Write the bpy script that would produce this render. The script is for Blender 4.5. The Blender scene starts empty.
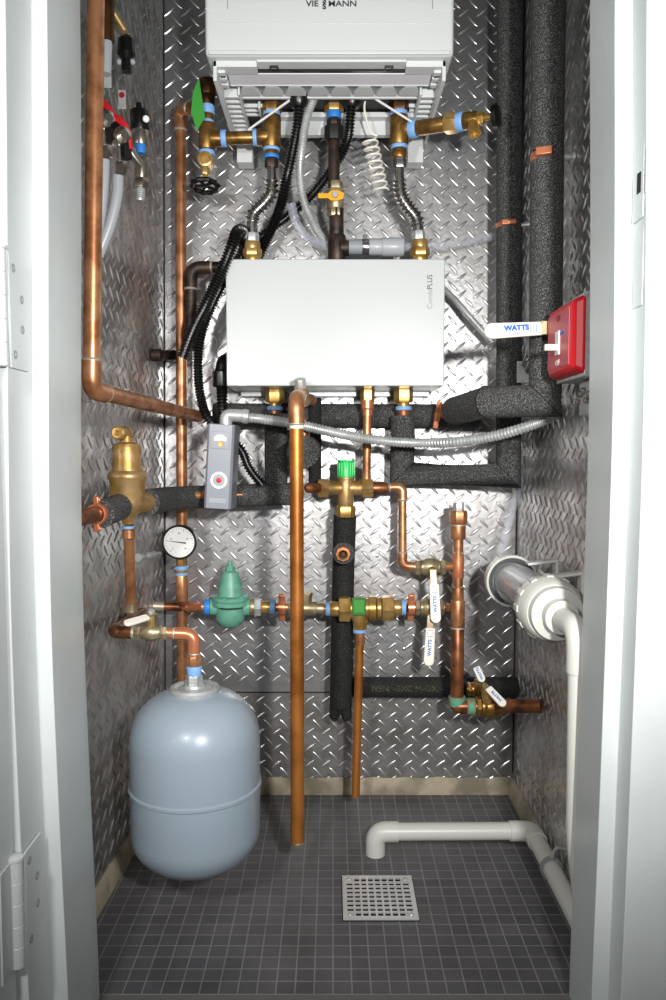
import bpy, math, random
from mathutils import Vector, Matrix
random.seed(7)
S = bpy.context.scene
C = S.collection
PI = math.pi

# ------------------------------------------------------------------ camera, light, exposure
F = 781.0; PITCH = math.radians(3.66); H = 0.7195; D = 1.6
XL, XR = -0.352, 0.378
cam = bpy.data.cameras.new('camera'); cam.sensor_fit = 'VERTICAL'; cam.sensor_height = 24; cam.sensor_width = 16
cam.lens = 24 * F / 1000.0; cam.clip_start = 0.01
co = bpy.data.objects.new('camera', cam); C.objects.link(co)
co.location = (0, 0, H); co.rotation_euler = (PI/2 - PITCH, 0, 0); S.camera = co

w = bpy.data.worlds.new('world'); S.world = w; w.use_nodes = True
w.node_tree.nodes['Background'].inputs[0].default_value = (0.92, 0.96, 1.0, 1)
w.node_tree.nodes['Background'].inputs[1].default_value = 0.07

def lamp(name, loc, target, size, power, cone, col=(1, 1, 1)):
    l = bpy.data.lights.new(name, 'SPOT'); l.shadow_soft_size = size / 2; l.energy = power; l.color = col
    l.spot_size = math.radians(cone); l.spot_blend = 1.0
    o = bpy.data.objects.new(name, l); C.objects.link(o); o.location = loc
    o.rotation_euler = (Vector(target) - Vector(loc)).to_track_quat('-Z', 'Y').to_euler()
    return o
lamp('flash_right', (0.25, -0.02, 0.86), (0.0, 1.6, 0.80), 0.07, 62, 92, (1.0, 0.985, 0.96))
lamp('flash_left', (-0.34, 0.0, 1.0), (0.0, 1.6, 0.74), 0.09, 24, 120, (1.0, 0.985, 0.96))  # weaker fill added on the left, for the door frames and second tank highlight
S.view_settings.view_transform = 'Standard'; S.view_settings.look = 'None'
S.view_settings.gamma = 1; S.view_settings.use_curve_mapping = False
S.view_settings.exposure = 0.42

def P(px, py, Y):
    """a point seen at (px, py) in the photo, Y metres in front of the camera"""
    v = (500 - py) / F; u = (px - 333) / F
    c, s = math.cos(PITCH), math.sin(PITCH)
    dy = c + v * s; dz = -s + v * c
    t = Y / dy
    return Vector((u * t, Y, H + dz * t))
def R(px, Y): return px * Y / F       # a length of px pixels at distance Y

# ------------------------------------------------------------------ materials
def lin(h):
    h = h.lstrip('#'); o = []
    for i in (0, 2, 4):
        c = int(h[i:i+2], 16) / 255
        o.append(c / 12.92 if c <= 0.04045 else ((c + 0.055) / 1.055) ** 2.4)
    return (*o, 1)
def mat(name, col, metal=0.0, rough=0.5, col2=None, nscale=30, bump=0.0, bscale=200, coat=0.0, trans=0.0, alpha=1.0, spec=0.5, lo=0.4, hi=0.62, rvar=0.0):
    m = bpy.data.materials.new(name); m.use_nodes = True
    nt = m.node_tree; b = nt.nodes['Principled BSDF']
    b.inputs['Base Color'].default_value = lin(col); b.inputs['Metallic'].default_value = metal
    b.inputs['Roughness'].default_value = rough; b.inputs['Coat Weight'].default_value = coat
    b.inputs['Transmission Weight'].default_value = trans; b.inputs['Alpha'].default_value = alpha
    b.inputs['Specular IOR Level'].default_value = spec
    tc = nt.nodes.new('ShaderNodeNewGeometry')
    if col2 or rvar:
        n = nt.nodes.new('ShaderNodeTexNoise'); n.inputs['Scale'].default_value = nscale; n.inputs['Detail'].default_value = 4
        nt.links.new(tc.outputs['Position'], n.inputs['Vector'])
        if col2:
            r = nt.nodes.new('ShaderNodeValToRGB')
            r.color_ramp.elements[0].color = lin(col); r.color_ramp.elements[1].color = lin(col2)
            r.color_ramp.elements[0].position = lo; r.color_ramp.elements[1].position = hi
            nt.links.new(n.outputs['Fac'], r.inputs['Fac']); nt.links.new(r.outputs['Color'], b.inputs['Base Color'])
        if rvar:
            mr = nt.nodes.new('ShaderNodeMapRange'); mr.inputs['From Min'].default_value = 0.3; mr.inputs['From Max'].default_value = 0.7
            mr.inputs['To Min'].default_value = rough - rvar; mr.inputs['To Max'].default_value = rough + rvar
            nt.links.new(n.outputs['Fac'], mr.inputs['Value']); nt.links.new(mr.outputs['Result'], b.inputs['Roughness'])
    if bump:
        n2 = nt.nodes.new('ShaderNodeTexNoise'); n2.inputs['Scale'].default_value = bscale; n2.inputs['Detail'].default_value = 2
        nt.links.new(tc.outputs['Position'], n2.inputs['Vector'])
        bp = nt.nodes.new('ShaderNodeBump'); bp.inputs['Strength'].default_value = bump; bp.inputs['Distance'].default_value = 0.002
        nt.links.new(n2.outputs['Fac'], bp.inputs['Height']); nt.links.new(bp.outputs['Normal'], b.inputs['Normal'])
    return m
M = dict(
    lug=mat('bright_lug', '#dcdcde', 0.9, 0.32),
    plate=mat('diamond_plate', '#c6c6c8', 0.95, 0.37, '#a3a19f', 14, 0.25, 90, rvar=0.07),
    plate_side=mat('side_diamond_plate', '#d8d7d5', 0.9, 0.33, '#a8a5a2', 20, 0.25, 90, rvar=0.06),
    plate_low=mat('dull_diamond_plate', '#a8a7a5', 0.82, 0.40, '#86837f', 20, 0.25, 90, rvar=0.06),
    seam=mat('dark_seam', '#1a1918', 0, 0.8),
    mortar=mat('mortar', '#b3a893', 0, 0.9, '#7f7868', 18, 0.5, 60),
    white=mat('white_enamel', '#c0c4c4', 0, 0.35, coat=0.2),
    frame=mat('frame_paint', '#ccd2d2', 0, 0.30, '#c6cccc', 8, 0.08, 60),
    casing=mat('boiler_casing', '#d2d6d5', 0, 0.4),
    chassis=mat('boiler_plastic', '#d3d6d6', 0, 0.5),
    greyp=mat('grey_plastic', '#8f959a', 0, 0.5),
    slate=mat('slate_grey_cover', '#8f939c', 0.15, 0.4),
    copper=mat('copper', '#c68d64', 0.6, 0.38, '#93603e', 34, 0, rvar=0.06),
    copper_dark=mat('tarnished_copper', '#98603c', 0.6, 0.38, '#5f3a26', 40),
    copper_bright=mat('bright_copper', '#e08d66', 0.6, 0.3),
    copper_front=mat('orange_brown_copper', '#c8803f', 0.6, 0.4, '#94581f', 12, 0),
    brass=mat('brass', '#c4a268', 0.6, 0.33, '#a67f3e', 40),
    brass_aged=mat('aged_brass', '#94703a', 0.7, 0.36, '#6f4f26', 50),
    brass_dull=mat('dull_brass', '#b0a282', 0.6, 0.38, '#8d7f62', 50),
    brass_cast=mat('cast_brass', '#b9986c', 0.6, 0.42, '#a37f42', 60, 0.2, 400),
    bronze=mat('dark_bronze', '#5e3d22', 0.8, 0.45, '#3c2718', 50),
    iron=mat('black_iron', '#4a3b32', 0.6, 0.5, '#2c2522', 50),
    steel=mat('stainless', '#b9b6b2', 1.0, 0.25),
    galv=mat('galvanised', '#c6c9c8', 0.45, 0.4, '#b2b5b4', 60),
    chrome=mat('nickel', '#c9c2b6', 1.0, 0.25),
    foam=mat('black_foam', '#2a2a2a', 0, 0.85, '#848484', 560, 0.9, 600, lo=0.48, hi=0.72),
    foam_dark=mat('darker_black_foam', '#151515', 0, 0.8, '#484848', 520, 0.9, 500, lo=0.5, hi=0.75),
    black=mat('black_plastic', '#0b0b0b', 0, 0.3),
    rubber=mat('black_rubber', '#141414', 0, 0.6),
    blue=mat('blue_tape', '#7fb0e6', 0, 0.5),
    bluedeep=mat('deep_blue_tape', '#2f82d6', 0, 0.5),
    pvc=mat('white_pvc', '#d3d3cc', 0, 0.35),
    tank=mat('tank_paint', '#97a5b1', 0, 0.33, coat=0.3),
    green_cast=mat('green_casting', '#6aa890', 0, 0.4, '#5f9c84', 60, 0.15, 300),
    green=mat('green_cap', '#1fc85c', 0, 0.35),
    green_label=mat('green_label', '#2f6a1c', 0, 0.5),
    green_tag=mat('green_tag', '#389434', 0, 0.5),
    patina=mat('patina', '#4fa58c', 0.1, 0.7, '#8a7a55', 90),
    solder=mat('solder', '#c9bfae', 0.6, 0.45),
    yellow=mat('yellow_lever', '#e2a51c', 0, 0.4),
    red=mat('red_cover', '#d90f20', 0, 0.45),
    redlab=mat('dull_red_label', '#c23a48', 0, 0.45),
    lever_red=mat('red_lever', '#b80f20', 0, 0.45),
    reddark=mat('dark_red', '#8e1420', 0, 0.45),
    lever=mat('white_vinyl', '#eeeade', 0, 0.45),
    ink=mat('blue_ink', '#2a72c8', 0, 0.5),
    dark_ink=mat('dark_ink', '#3c3f42', 0, 0.5),
    dial=mat('dial_white', '#f2f2f0', 0, 0.5),
    clear=mat('clear_tubing', '#d8dcea', 0, 0.15, alpha=0.22),
    clearcyl=mat('clear_cylinder', '#cfd3da', 0, 0.12, alpha=0.45),
    milky=mat('milky_tubing', '#a9adb2', 0, 0.35),
    drain=mat('drain_steel', '#d9d9d9', 0.4, 0.35),
    dark_in=mat('dark_interior', '#26241f', 0, 0.6),  # shade colour for the gaps under the boiler
    faded_print=mat('faded_print', '#5d5c34', 0, 0.8, '#2a2a1c', 150),
    hole=mat('dark_hole', '#050505', 0, 0.9),
    outfloor=mat('outer_floor', '#6b6a68', 0, 0.7),
    lilac=mat('pale_lilac_strip', '#eeecf2', 0, 0.5),
)
def floor_mat():
    m = bpy.data.materials.new('mosaic_tile'); m.use_nodes = True; nt = m.node_tree; b = nt.nodes['Principled BSDF']
    g = nt.nodes.new('ShaderNodeNewGeometry')
    br = nt.nodes.new('ShaderNodeTexBrick'); br.offset = 0; br.squash = 1
    br.inputs['Scale'].default_value = 1.0
    br.inputs['Brick Width'].default_value = 0.0254; br.inputs['Row Height'].default_value = 0.0254
    br.inputs['Mortar Size'].default_value = 0.0011; br.inputs['Mortar Smooth'].default_value = 0.2
    br.inputs['Color1'].default_value = lin('#636266'); br.inputs['Color2'].default_value = lin('#56555a')
    br.inputs['Mortar'].default_value = lin('#8e8d89')
    nt.links.new(g.outputs['Position'], br.inputs['Vector'])
    n = nt.nodes.new('ShaderNodeTexNoise'); n.inputs['Scale'].default_value = 9; n.inputs['Detail'].default_value = 5
    nt.links.new(g.outputs['Position'], n.inputs['Vector'])
    mx = nt.nodes.new('ShaderNodeMixRGB'); mx.blend_type = 'MULTIPLY'; mx.inputs[0].default_value = 0.5
    nt.links.new(br.outputs['Color'], mx.inputs[1])
    r = nt.nodes.new('ShaderNodeValToRGB'); r.color_ramp.elements[0].position = 0.3; r.color_ramp.elements[0].color = (.35, .33, .3, 1)
    r.color_ramp.elements[1].position = 0.65
    nt.links.new(n.outputs['Fac'], r.inputs['Fac']); nt.links.new(r.outputs['Color'], mx.inputs[2])
    nt.links.new(mx.outputs[0], b.inputs['Base Color'])
    bp = nt.nodes.new('ShaderNodeBump'); bp.inputs['Strength'].default_value = 0.6; bp.inputs['Distance'].default_value = 0.001; bp.invert = True
    nt.links.new(br.outputs['Fac'], bp.inputs['Height']); nt.links.new(bp.outputs['Normal'], b.inputs['Normal'])
    b.inputs['Roughness'].default_value = 0.5
    return m
M['floor'] = floor_mat()

# ------------------------------------------------------------------ mesh building
def frame_of(d, hint=None):
    d = Vector(d).normalized()
    up = Vector(hint) if hint is not None else (Vector((0, 0, 1)) if abs(d.z) < 0.9 else Vector((0, -1, 0)))
    a = d.cross(up)
    if a.length < 1e-4: a = d.cross(Vector((1, 0, 0)))
    a.normalize(); return a, a.cross(d).normalized()
class MB:
    def __init__(s): s.v = []; s.f = []
    def ring_faces(s, a, b, n):
        for i in range(n):
            j = (i + 1) % n; s.f.append((a + i, a + j, b + j, b + i))
    def tube(s, pts, r, seg=16, cap=True, inner=None):
        pts = [Vector(p) for p in pts]; n = len(pts)
        rs = r if isinstance(r, (list, tuple)) else [r] * n
        t0 = (pts[1] - pts[0]).normalized(); a, b = frame_of(t0); base = []
        for i, p in enumerate(pts):
            if i == 0: t = t0
            elif i == n - 1: t = (pts[i] - pts[i-1]).normalized()
            else: t = ((pts[i+1] - pts[i]).normalized() + (pts[i] - pts[i-1]).normalized()).normalized()
            a = (a - t * a.dot(t)).normalized(); b = t.cross(a).normalized()
            base.append(len(s.v)); bend = None
            if 0 < i < n - 1:
                u0 = (pts[i] - pts[i-1]).normalized(); u1 = (pts[i+1] - pts[i]).normalized()
                bd = u1 - u0
                if bd.length > .05: bend = bd.normalized(); kx = min(2.0, 1 / max(.3, math.cos(u0.angle(u1) / 2)))
            for k in range(seg):
                q = 2 * PI * k / seg; of = (a * math.cos(q) + b * math.sin(q)) * rs[i]
                if bend is not None: of = of + bend * of.dot(bend) * (kx - 1)
                s.v.append(p + of)
        for i in range(n - 1): s.ring_faces(base[i], base[i+1], seg)
        if cap:
            s.f.append(tuple(range(base[0] + seg - 1, base[0] - 1, -1))); s.f.append(tuple(range(base[-1], base[-1] + seg)))
        return s
    def lathe(s, o, d, prof, seg=24, cap=True, turn=0.0, hint=None):
        """prof: (distance along d, radius)"""
        o = Vector(o); d = Vector(d).normalized(); a, b = frame_of(d, hint); base = []
        for t, r in prof:
            base.append(len(s.v))
            for k in range(seg):
                q = 2 * PI * k / seg + turn; s.v.append(o + d * t + (a * math.cos(q) + b * math.sin(q)) * max(r, 1e-5))
        for i in range(len(prof) - 1): s.ring_faces(base[i], base[i+1], seg)
        if cap:
            s.f.append(tuple(range(base[0] + seg - 1, base[0] - 1, -1))); s.f.append(tuple(range(base[-1], base[-1] + seg)))
        return s
    def box(s, c, size, ax=None, taper=1.0):
        c = Vector(c); hx, hy, hz = size[0] / 2, size[1] / 2, size[2] / 2
        X, Y, Z = ax if ax else (Vector((1, 0, 0)), Vector((0, 1, 0)), Vector((0, 0, 1)))
        b = len(s.v)
        for z in (-1, 1):
            k = taper if z > 0 else 1
            for x, y in ((-1, -1), (1, -1), (1, 1), (-1, 1)):
                s.v.append(c + X * hx * x * k + Y * hy * y * k + Z * hz * z)
        for q in ((0, 3, 2, 1), (4, 5, 6, 7), (0, 1, 5, 4), (1, 2, 6, 5), (2, 3, 7, 6), (3, 0, 4, 7)):
            s.f.append(tuple(b + i for i in q))
        return s
    def prism(s, outline, vec):
        """extrude a closed outline (3D points) along vec"""
        vec = Vector(vec); b = len(s.v); n = len(outline)
        s.v += [Vector(p) for p in outline] + [Vector(p) + vec for p in outline]
        s.ring_faces(b, b + n, n)
        s.f.append(tuple(range(b + n - 1, b - 1, -1))); s.f.append(tuple(range(b + n, b + 2 * n)))
        return s
    def ball(s, c, r, seg=16, sc=(1, 1, 1)):
        c = Vector(c); pr = [(-math.cos(PI * i / 8) * r * sc[2], math.sin(PI * i / 8) * r) for i in range(9)]
        return s.lathe(c, (0, 0, 1), pr, seg)
    def hexa(s, o, d, t0, t1, r, turn=0.0, hint=None, seg=6):
        c = (t1 - t0) * 0.14
        return s.lathe(o, d, [(t0, r * .93), (t0 + c, r), (t1 - c, r), (t1, r * .93)], seg, True, turn, hint)
    def build(s, name, material, parent=None, bevel=0, kind=None, smooth=32, label=None):
        me = bpy.data.meshes.new(name)
        lo = Vector((min(v.x for v in s.v), min(v.y for v in s.v), min(v.z for v in s.v)))
        hi = Vector((max(v.x for v in s.v), max(v.y for v in s.v), max(v.z for v in s.v)))
        org = Vector(((lo.x + hi.x) / 2, (lo.y + hi.y) / 2, lo.z))
        me.from_pydata([v - org for v in s.v], [], s.f); me.update()
        me.materials.append(material)
        import bmesh
        bm = bmesh.new(); bm.from_mesh(me); bmesh.ops.recalc_face_normals(bm, faces=bm.faces); bm.to_mesh(me); bm.free()
        if smooth:
            me.polygons.foreach_set('use_smooth', [True] * len(me.polygons))
            me.set_sharp_from_angle(angle=math.radians(smooth))
        o = bpy.data.objects.new(name, me); C.objects.link(o)
        if bevel:
            b = o.modifiers.new('bevel', 'BEVEL'); b.width = bevel; b.segments = 3; b.limit_method = 'ANGLE'; b.angle_limit = math.radians(50)
        if parent is not None: o.parent = parent; o.location = org - Vector(parent['_o'])
        else: o.location = org
        o['_o'] = tuple(org)
        if kind: o['kind'] = kind
        if label: o['label'] = label
        return o
def tag(o, label, cat, group=None, kind=None):
    o['label'] = label; o['category'] = cat
    if group: o['group'] = group
    if kind: o['kind'] = kind
    return o
def thing(name, loc, label, cat, group=None):
    o = bpy.data.objects.new(name, None); o.empty_display_size = .02; C.objects.link(o); o.location = loc; o['_o'] = tuple(loc)
    return tag(o, label, cat, group)
def fillet(pts, rad, n=7):
    pts = [Vector(p) for p in pts]; out = [pts[0]]
    for i in range(1, len(pts) - 1):
        a, b, c = pts[i-1], pts[i], pts[i+1]
        u = (a - b); v = (c - b); r = min(rad, u.length * .48, v.length * .48)
        A = b + u.normalized() * r; B = b + v.normalized() * r
        for k in range(n + 1):
            t = k / n; out.append(A.lerp(b, t).lerp(b.lerp(B, t), t))
    out.append(pts[-1]); return out
def spline(pts, n=10):
    pts = [Vector(p) for p in pts]; q = [pts[0] * 2 - pts[1]] + pts + [pts[-1] * 2 - pts[-2]]; out = []
    for i in range(1, len(q) - 2):
        p0, p1, p2, p3 = q[i-1:i+3]
        for k in range(n):
            t = k / n
            out.append(0.5 * ((2 * p1) + (p2 - p0) * t + (2 * p0 - 5 * p1 + 4 * p2 - p3) * t * t + (3 * p1 - p0 - 3 * p2 + p3) * t ** 3))
    out.append(pts[-1]); return out
def resample(pts, step):
    out = [pts[0]]; acc = 0
    L = sum((pts[i+1] - pts[i]).length for i in range(len(pts) - 1)); n = max(2, int(L / step)); st = L / n; nxt = st; d = 0
    for i in range(len(pts) - 1):
        seg = (pts[i+1] - pts[i]).length
        while nxt <= d + seg + 1e-9 and len(out) < n + 1:
            out.append(pts[i].lerp(pts[i+1], (nxt - d) / seg if seg else 0)); nxt += st
        d += seg
    return out
def corr(pts, r, pitch=.0056, depth=.28, seg=14):
    """a corrugated hose along pts"""
    p = resample(spline(pts), pitch / 4); rs = []
    for i in range(len(p)): rs.append(r * (1 if i % 4 in (0, 1) else 1 - depth))
    return MB().tube(p, rs, seg)
def PP(l): return [P(*q) for q in l]
def pipe(name, label, cat, pts, r, m, group=None, elbow_m=None, elbows=(), rad=None, elbow_len=1.6, ends=(), solder=True, hosegroup=None):
    """a rigid pipe along world points; each index in elbows is a corner with its own fitting, ends = socket collars at end indices"""
    rad = rad or r * 1.9
    o = MB().tube(fillet(pts, rad), r, 20).build(name, m); tag(o, label, cat, group)
    pts = [Vector(p) for p in pts]
    for i in elbows:
        b = pts[i]; u = (pts[i-1] - b).normalized(); v = (pts[i+1] - b).normalized(); L = rad + r * elbow_len
        e = MB().tube(fillet([b + u * L, b, b + v * L], rad), r * 1.16, 20).build('elbow', elbow_m or m, o)
        if solder:
            for q in (u, v):
                MB().lathe(b + q * L, q, [(-.0014, r * 1.17), (0, r * 1.20), (.0024, r * 1.03)], 20).build('solder_ring', M['solder'], e)
    return o
def parts_on_axis(root, A, B, segs, hint=None):
    """segs: (part name, t0, t1, r0, r1, material, sides) as fractions of A->B; radii in metres"""
    A = Vector(A); B = Vector(B); d = B - A; L = d.length; out = []
    for nm, t0, t1, r0, r1, m, sd in segs:
        mb = MB()
        if sd == 6: mb.hexa(A, d, t0 * L, t1 * L, r0, 0.0, hint)
        elif sd == 8: mb.hexa(A, d, t0 * L, t1 * L, r0, PI / 8, hint, 8)
        else:
            c = min(.0012, (t1 - t0) * L * .15)
            mb.lathe(A, d, [(t0 * L, r0 * .96), (t0 * L + c, r0), (t1 * L - c, r1), (t1 * L, r1 * .96)], 22)
        out.append(mb.build(nm, M[m], root))
    return out
def text(body, size, center, xdir, normal, m, parent, name='lettering', extrude=.0003, squeeze=1.0, bold=0.0):
    cu = bpy.data.curves.new(name, 'FONT'); cu.body = body; cu.size = size; cu.align_x = 'CENTER'; cu.align_y = 'CENTER'
    cu.extrude = extrude; cu.offset = bold
    t = bpy.data.objects.new(name, cu); C.objects.link(t)
    dg = bpy.context.evaluated_depsgraph_get(); me = bpy.data.meshes.new_from_object(t.evaluated_get(dg))
    bpy.data.objects.remove(t)
    xd = Vector(xdir).normalized(); nz = Vector(normal).normalized(); yd = nz.cross(xd).normalized(); c = Vector(center)
    vs = [xd * (v.co.x * squeeze) + yd * v.co.y + nz * v.co.z for v in me.vertices]
    for v, q in zip(me.vertices, vs): v.co = q
    me.materials.clear(); me.materials.append(m)
    o = bpy.data.objects.new(name, me); C.objects.link(o); o.parent = parent; o.location = c - Vector(parent['_o']); o['_o'] = tuple(c)
    return o

# ------------------------------------------------------------------ setting
def plate_wall(name, O, U, V, N, lu, lv, m, skip=None):
    """a tread-plate sheet: origin O, in-plane U, V, facing N, with raised lugs"""
    O, U, V, N = map(Vector, (O, U, V, N)); mb = MB()
    b = len(mb.v); th = .003
    mb.prism([O, O + U * lu, O + U * lu + V * lv, O + V * lv], -N * th)
    lugs = []; p = .0343; L = .0152; W = .0031; Ht = .0017
    def lug(u, v, ang):
        c, s = math.cos(ang), math.sin(ang); k = len(mb.v); ring = []
        for x, y in ((-1, 0), (-.55, -.75), (0, -1), (.55, -.75), (1, 0), (.55, .75), (0, 1), (-.55, .75)):
            X = x * L; Y = y * W; ring.append(O + U * (u + X * c - Y * s) + V * (v + X * s + Y * c))
        top = []
        for x, y in ((-.62, 0), (-.3, -.28), (0, -.4), (.3, -.28), (.62, 0), (.3, .28), (0, .4), (-.3, .28)):
            X = x * L; Y = y * W; top.append(O + U * (u + X * c - Y * s) + V * (v + X * s + Y * c) + N * Ht)
        mb.v.extend(ring + top); mb.ring_faces(k, k + 8, 8); mb.f.append(tuple(range(k + 8, k + 16))); lugs.append(len(mb.f))
    nu, nv = int(lu / p) + 1, int(lv / p) + 1
    for i in range(nu):
        for j in range(nv):
            for (a, du, dv) in ((math.radians(-47), .3, .3), (math.radians(40), .8, .8)):
                u = (i + du) * p; v = (j + dv) * p
                if u < .012 or v < .012 or u > lu - .012 or v > lv - .012: continue
                if skip and skip(u, v): continue
                lug(u, v, a)
    o = mb.build(name, m, kind='structure', smooth=50)
    o.data.materials.append(M['lug'])
    for i, pl in enumerate(o.data.polygons):
        if i >= 6: pl.material_index = 1
    return o
ZS = 0.215; ZT = 2.2
plate_wall('wall_back', (XL, D, ZS + .0015), (1, 0, 0), (0, 0, 1), (0, -1, 0), XR - XL, ZT - ZS, M['plate'])
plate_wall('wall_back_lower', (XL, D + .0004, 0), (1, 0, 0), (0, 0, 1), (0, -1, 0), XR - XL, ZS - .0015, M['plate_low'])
LEAN = .0115
SPL = .045; UL = Vector((SPL, 1, 0)).normalized(); NL = UL.cross(Vector((LEAN, 0, 1))).normalized(); NL = NL if NL.x > 0 else -NL
plate_wall('wall_left', (XL - .001 - SPL * (D - .99), .99, 0), UL, (LEAN, 0, 1), NL, (D - .99) / UL.y, ZT, M['plate_side'])
plate_wall('wall_right', (XR, D, 0), (0, -1, 0), (0, 0, 1), (-1, 0, 0), D - .99, ZT, M['plate_side'])
def sbox(name, x0, x1, y0, y1, z0, z1, m, bevel=0):
    return MB().box(((x0+x1)/2, (y0+y1)/2, (z0+z1)/2), (x1-x0, y1-y0, z1-z0)).build(name, m, kind='structure', bevel=bevel)
sbox('wall_backing', XL-.05, XR+.05, D + .0045, D + .05, 0, ZT, M['seam'])
MB().prism([Vector((XL-.0005, D-.002, .045)), Vector((XL+.0015, D-.002, .045)), Vector((XL+.0015, D-.0002, .045)), Vector((XL-.0005, D-.0002, .045))], (LEAN*(ZT-.045), 0, ZT-.045)).build('trim_3', M['seam'], kind='structure')
sbox('trim_4', XR-.002, XR-.0005, D-.002, D-.0003, .045, ZT, M['seam'])
sbox('floor', -.9, .9, .99, D + .05, -.04, 0, M['floor'])
sbox('floor_outside', -1.6, 1.6, -1.6, .99, -.04, -.0005, M['outfloor'])
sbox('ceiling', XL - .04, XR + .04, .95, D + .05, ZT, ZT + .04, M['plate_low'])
def rough_strip(name, A, B, up, out, m):
    """uneven mortar fillet from A to B"""
    A, B, up, out = map(Vector, (A, B, up, out)); mb = MB(); n = 60; b = []
    for i in range(n + 1):
        t = i / n; p = A.lerp(B, t); h = 1 + .03 * math.sin(i * 1.1) + random.uniform(-.03, .03)
        b.append(len(mb.v)); mb.v += [p + out, p + out * .8 + up * .75 * h, p + out * .25 + up * h, p + up * h * .98 - out * .1, p - out * .1]
    for i in range(n): mb.ring_faces(b[i], b[i+1], 5)
    mb.f.append(tuple(b[0] + k for k in range(5))); mb.f.append(tuple(b[-1] + k for k in range(5)))
    return mb.build(name, m, kind='structure')
rough_strip('baseboard_back', (XL, D-.0005, 0), (XR, D-.0005, 0), (0, 0, .034), (0, -.010, 0), M['mortar'])
rough_strip('baseboard_left', (XL - SPL * (D - .99), .99, 0), (XL, D, 0), (0, 0, .038), (.009, 0, 0), M['mortar'])
rough_strip('baseboard_right', (XR, D, 0), (XR, .99, 0), (0, 0, .036), (-.012, 0, 0), M['mortar'])

BOW_L = ((0, 0), (.3, -.008), (.55, -.013), (.8, -.009), (1.0, -.004), (1.25, 0), (2.1, 0))
BOW_R = ((0, -.001), (.3, .0045), (.55, .008), (.76, .0105), (1.0, .007), (1.26, 0), (2.1, 0))
def bow(tab, z):
    for (a, b), (c, d) in zip(tab, tab[1:]):
        if a <= z <= c: t = (z - a) / (c - a); t = t; return b + (d - b) * t
    return 0
def zprism(name, xy, m, tab, bevel=.0012):
    mb = MB(); n = len(xy); zs = [i * .05 for i in range(43)]
    sm = lambda z: sum(bow(tab, min(2.1, max(0, z + k * .05))) for k in (-2, -1, 0, 1, 2)) / 5
    for z in zs: mb.v += [Vector((x + sm(z), y, z)) for x, y in xy]
    for i in range(len(zs) - 1): mb.ring_faces(i * n, i * n + n, n)
    mb.f.append(tuple(range(n - 1, -1, -1))); mb.f.append(tuple(range(len(mb.v) - n, len(mb.v))))
    return mb.build(name, m, kind='structure', bevel=bevel, smooth=30)
zprism('trim_1', [(-.302, .940), (-.307, .986), (-.309, .988), (-.95, .988), (-.95, .793), (-.319, .793), (-.319, .859), (-.302, .859)], M['frame'], BOW_L)
zprism('trim_2', [(.312, .969), (.312, .902), (.3315, .902), (.3315, .862), (.96, .862), (.96, .988), (.312, .988)], M['frame'], BOW_R)
sbox('trim_5', -.95, .96, .793, .988, 2.1, 2.3, M['frame'])
# screw holes and strike plate in the right jamb
sp = thing('strike_plate', P(634, 215, .88), 'white painted latch strike plate set in the right door jamb', 'strike plate')
zc = P(634, 175, .87).z
def jamb_plate(name, z0, z1, y0, y1, parent, m=M['frame'], t=.0012):
    return MB().box((.3315 + bow(BOW_R, (z0+z1)/2) - t/2, (y0+y1)/2, (z0+z1)/2), (t, y1-y0, z1-z0)).build(name, m, parent, bevel=.0004)
jamb_plate('plate', P(634, 217, .87).z, P(634, 134, .87).z, .868, .898, sp)
MB().box((.3303 + bow(BOW_R, P(636, 183, .88).z), .880, P(636, 183, .88).z), (.0012, .010, .022)).build('latch_hole', M['hole'], sp)
lx0 = .3315 + bow(BOW_R, P(640, 166, .86).z)
lt = MB().prism([Vector((lx0 - .0012, .8625, P(640, 148, .86).z)), Vector((lx0 + .010, .8625, P(640, 144, .86).z)), Vector((lx0 + .012, .8625, P(640, 158, .86).z)), Vector((lx0 + .0115, .8625, P(640, 184, .86).z)), Vector((lx0 + .007, .8625, P(640, 188, .86).z)), Vector((lx0 - .0012, .8625, P(640, 192, .86).z))], (0, -.002, 0))
lt.build('curved_lip', M['white'], sp, bevel=.0006)
lp = thing('blank_plate', P(634, 305, .87), 'long thin painted filler plate below the latch strike', 'filler plate')
jamb_plate('plate', P(634, 305, .87).z, P(634, 226, .87).z, .869, .894, lp, t=.0009)
# door leaf folded back against the wall, with hinges
dr = MB().box((-.333 - .45, .766, 1.02), (.90, .043, 2.02)).build('door_1', M['frame'], kind='structure', bevel=.001)
for nm, ya, yb, lab in (('upper', 250, 368, 'painted steel butt hinge high on the left door jamb'), ('lower', 853, 966, 'painted steel butt hinge low on the left door jamb')):
    z1 = P(18, ya, .79).z if nm == 'upper' else .297
    z0 = z1 - .115
    bx_ = bow(BOW_L, (z0 + z1)/2)
    hg = thing('hinge', (-.316 + bx_, .79, z0), lab, 'hinge')
    lf = MB().box((-.3182 + bx_, .818, (z0+z1)/2), (.0022, .044, .115)).build('jamb_leaf', M['frame'], hg, bevel=.0004)
    lf2 = MB().box((-.3318, .768, (z0+z1)/2), (.0022, .034, .115)).build('door_leaf', M['white'], hg, bevel=.0004)
    for y, z in ((.806, .014), (.826, .042), (.806, .101), (.826, .073)):
        MB().lathe((-.3172 + bx_, y, z0 + z), (1, 0, 0), [(0, .0046), (.0006, .0044), (.0007, .0026), (.0001, .0024)], 14).build('screw', M['greyp'], lf)
    for i in range(5):
        MB().lathe((-.3225 + bx_, .7825, z0 + i * .023), (0, 0, 1), [(0, .0072), (.0006, .0078), (.0222, .0078), (.0229, .0072)], 16).build('knuckle', M['white'], hg)
    MB().lathe((-.3225 + bx_, .7825, z1 - .0002), (0, 0, 1), [(0, .009), (.003, .009), (.005, .005)], 14).build('pin_head', M['white'], hg)

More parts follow.
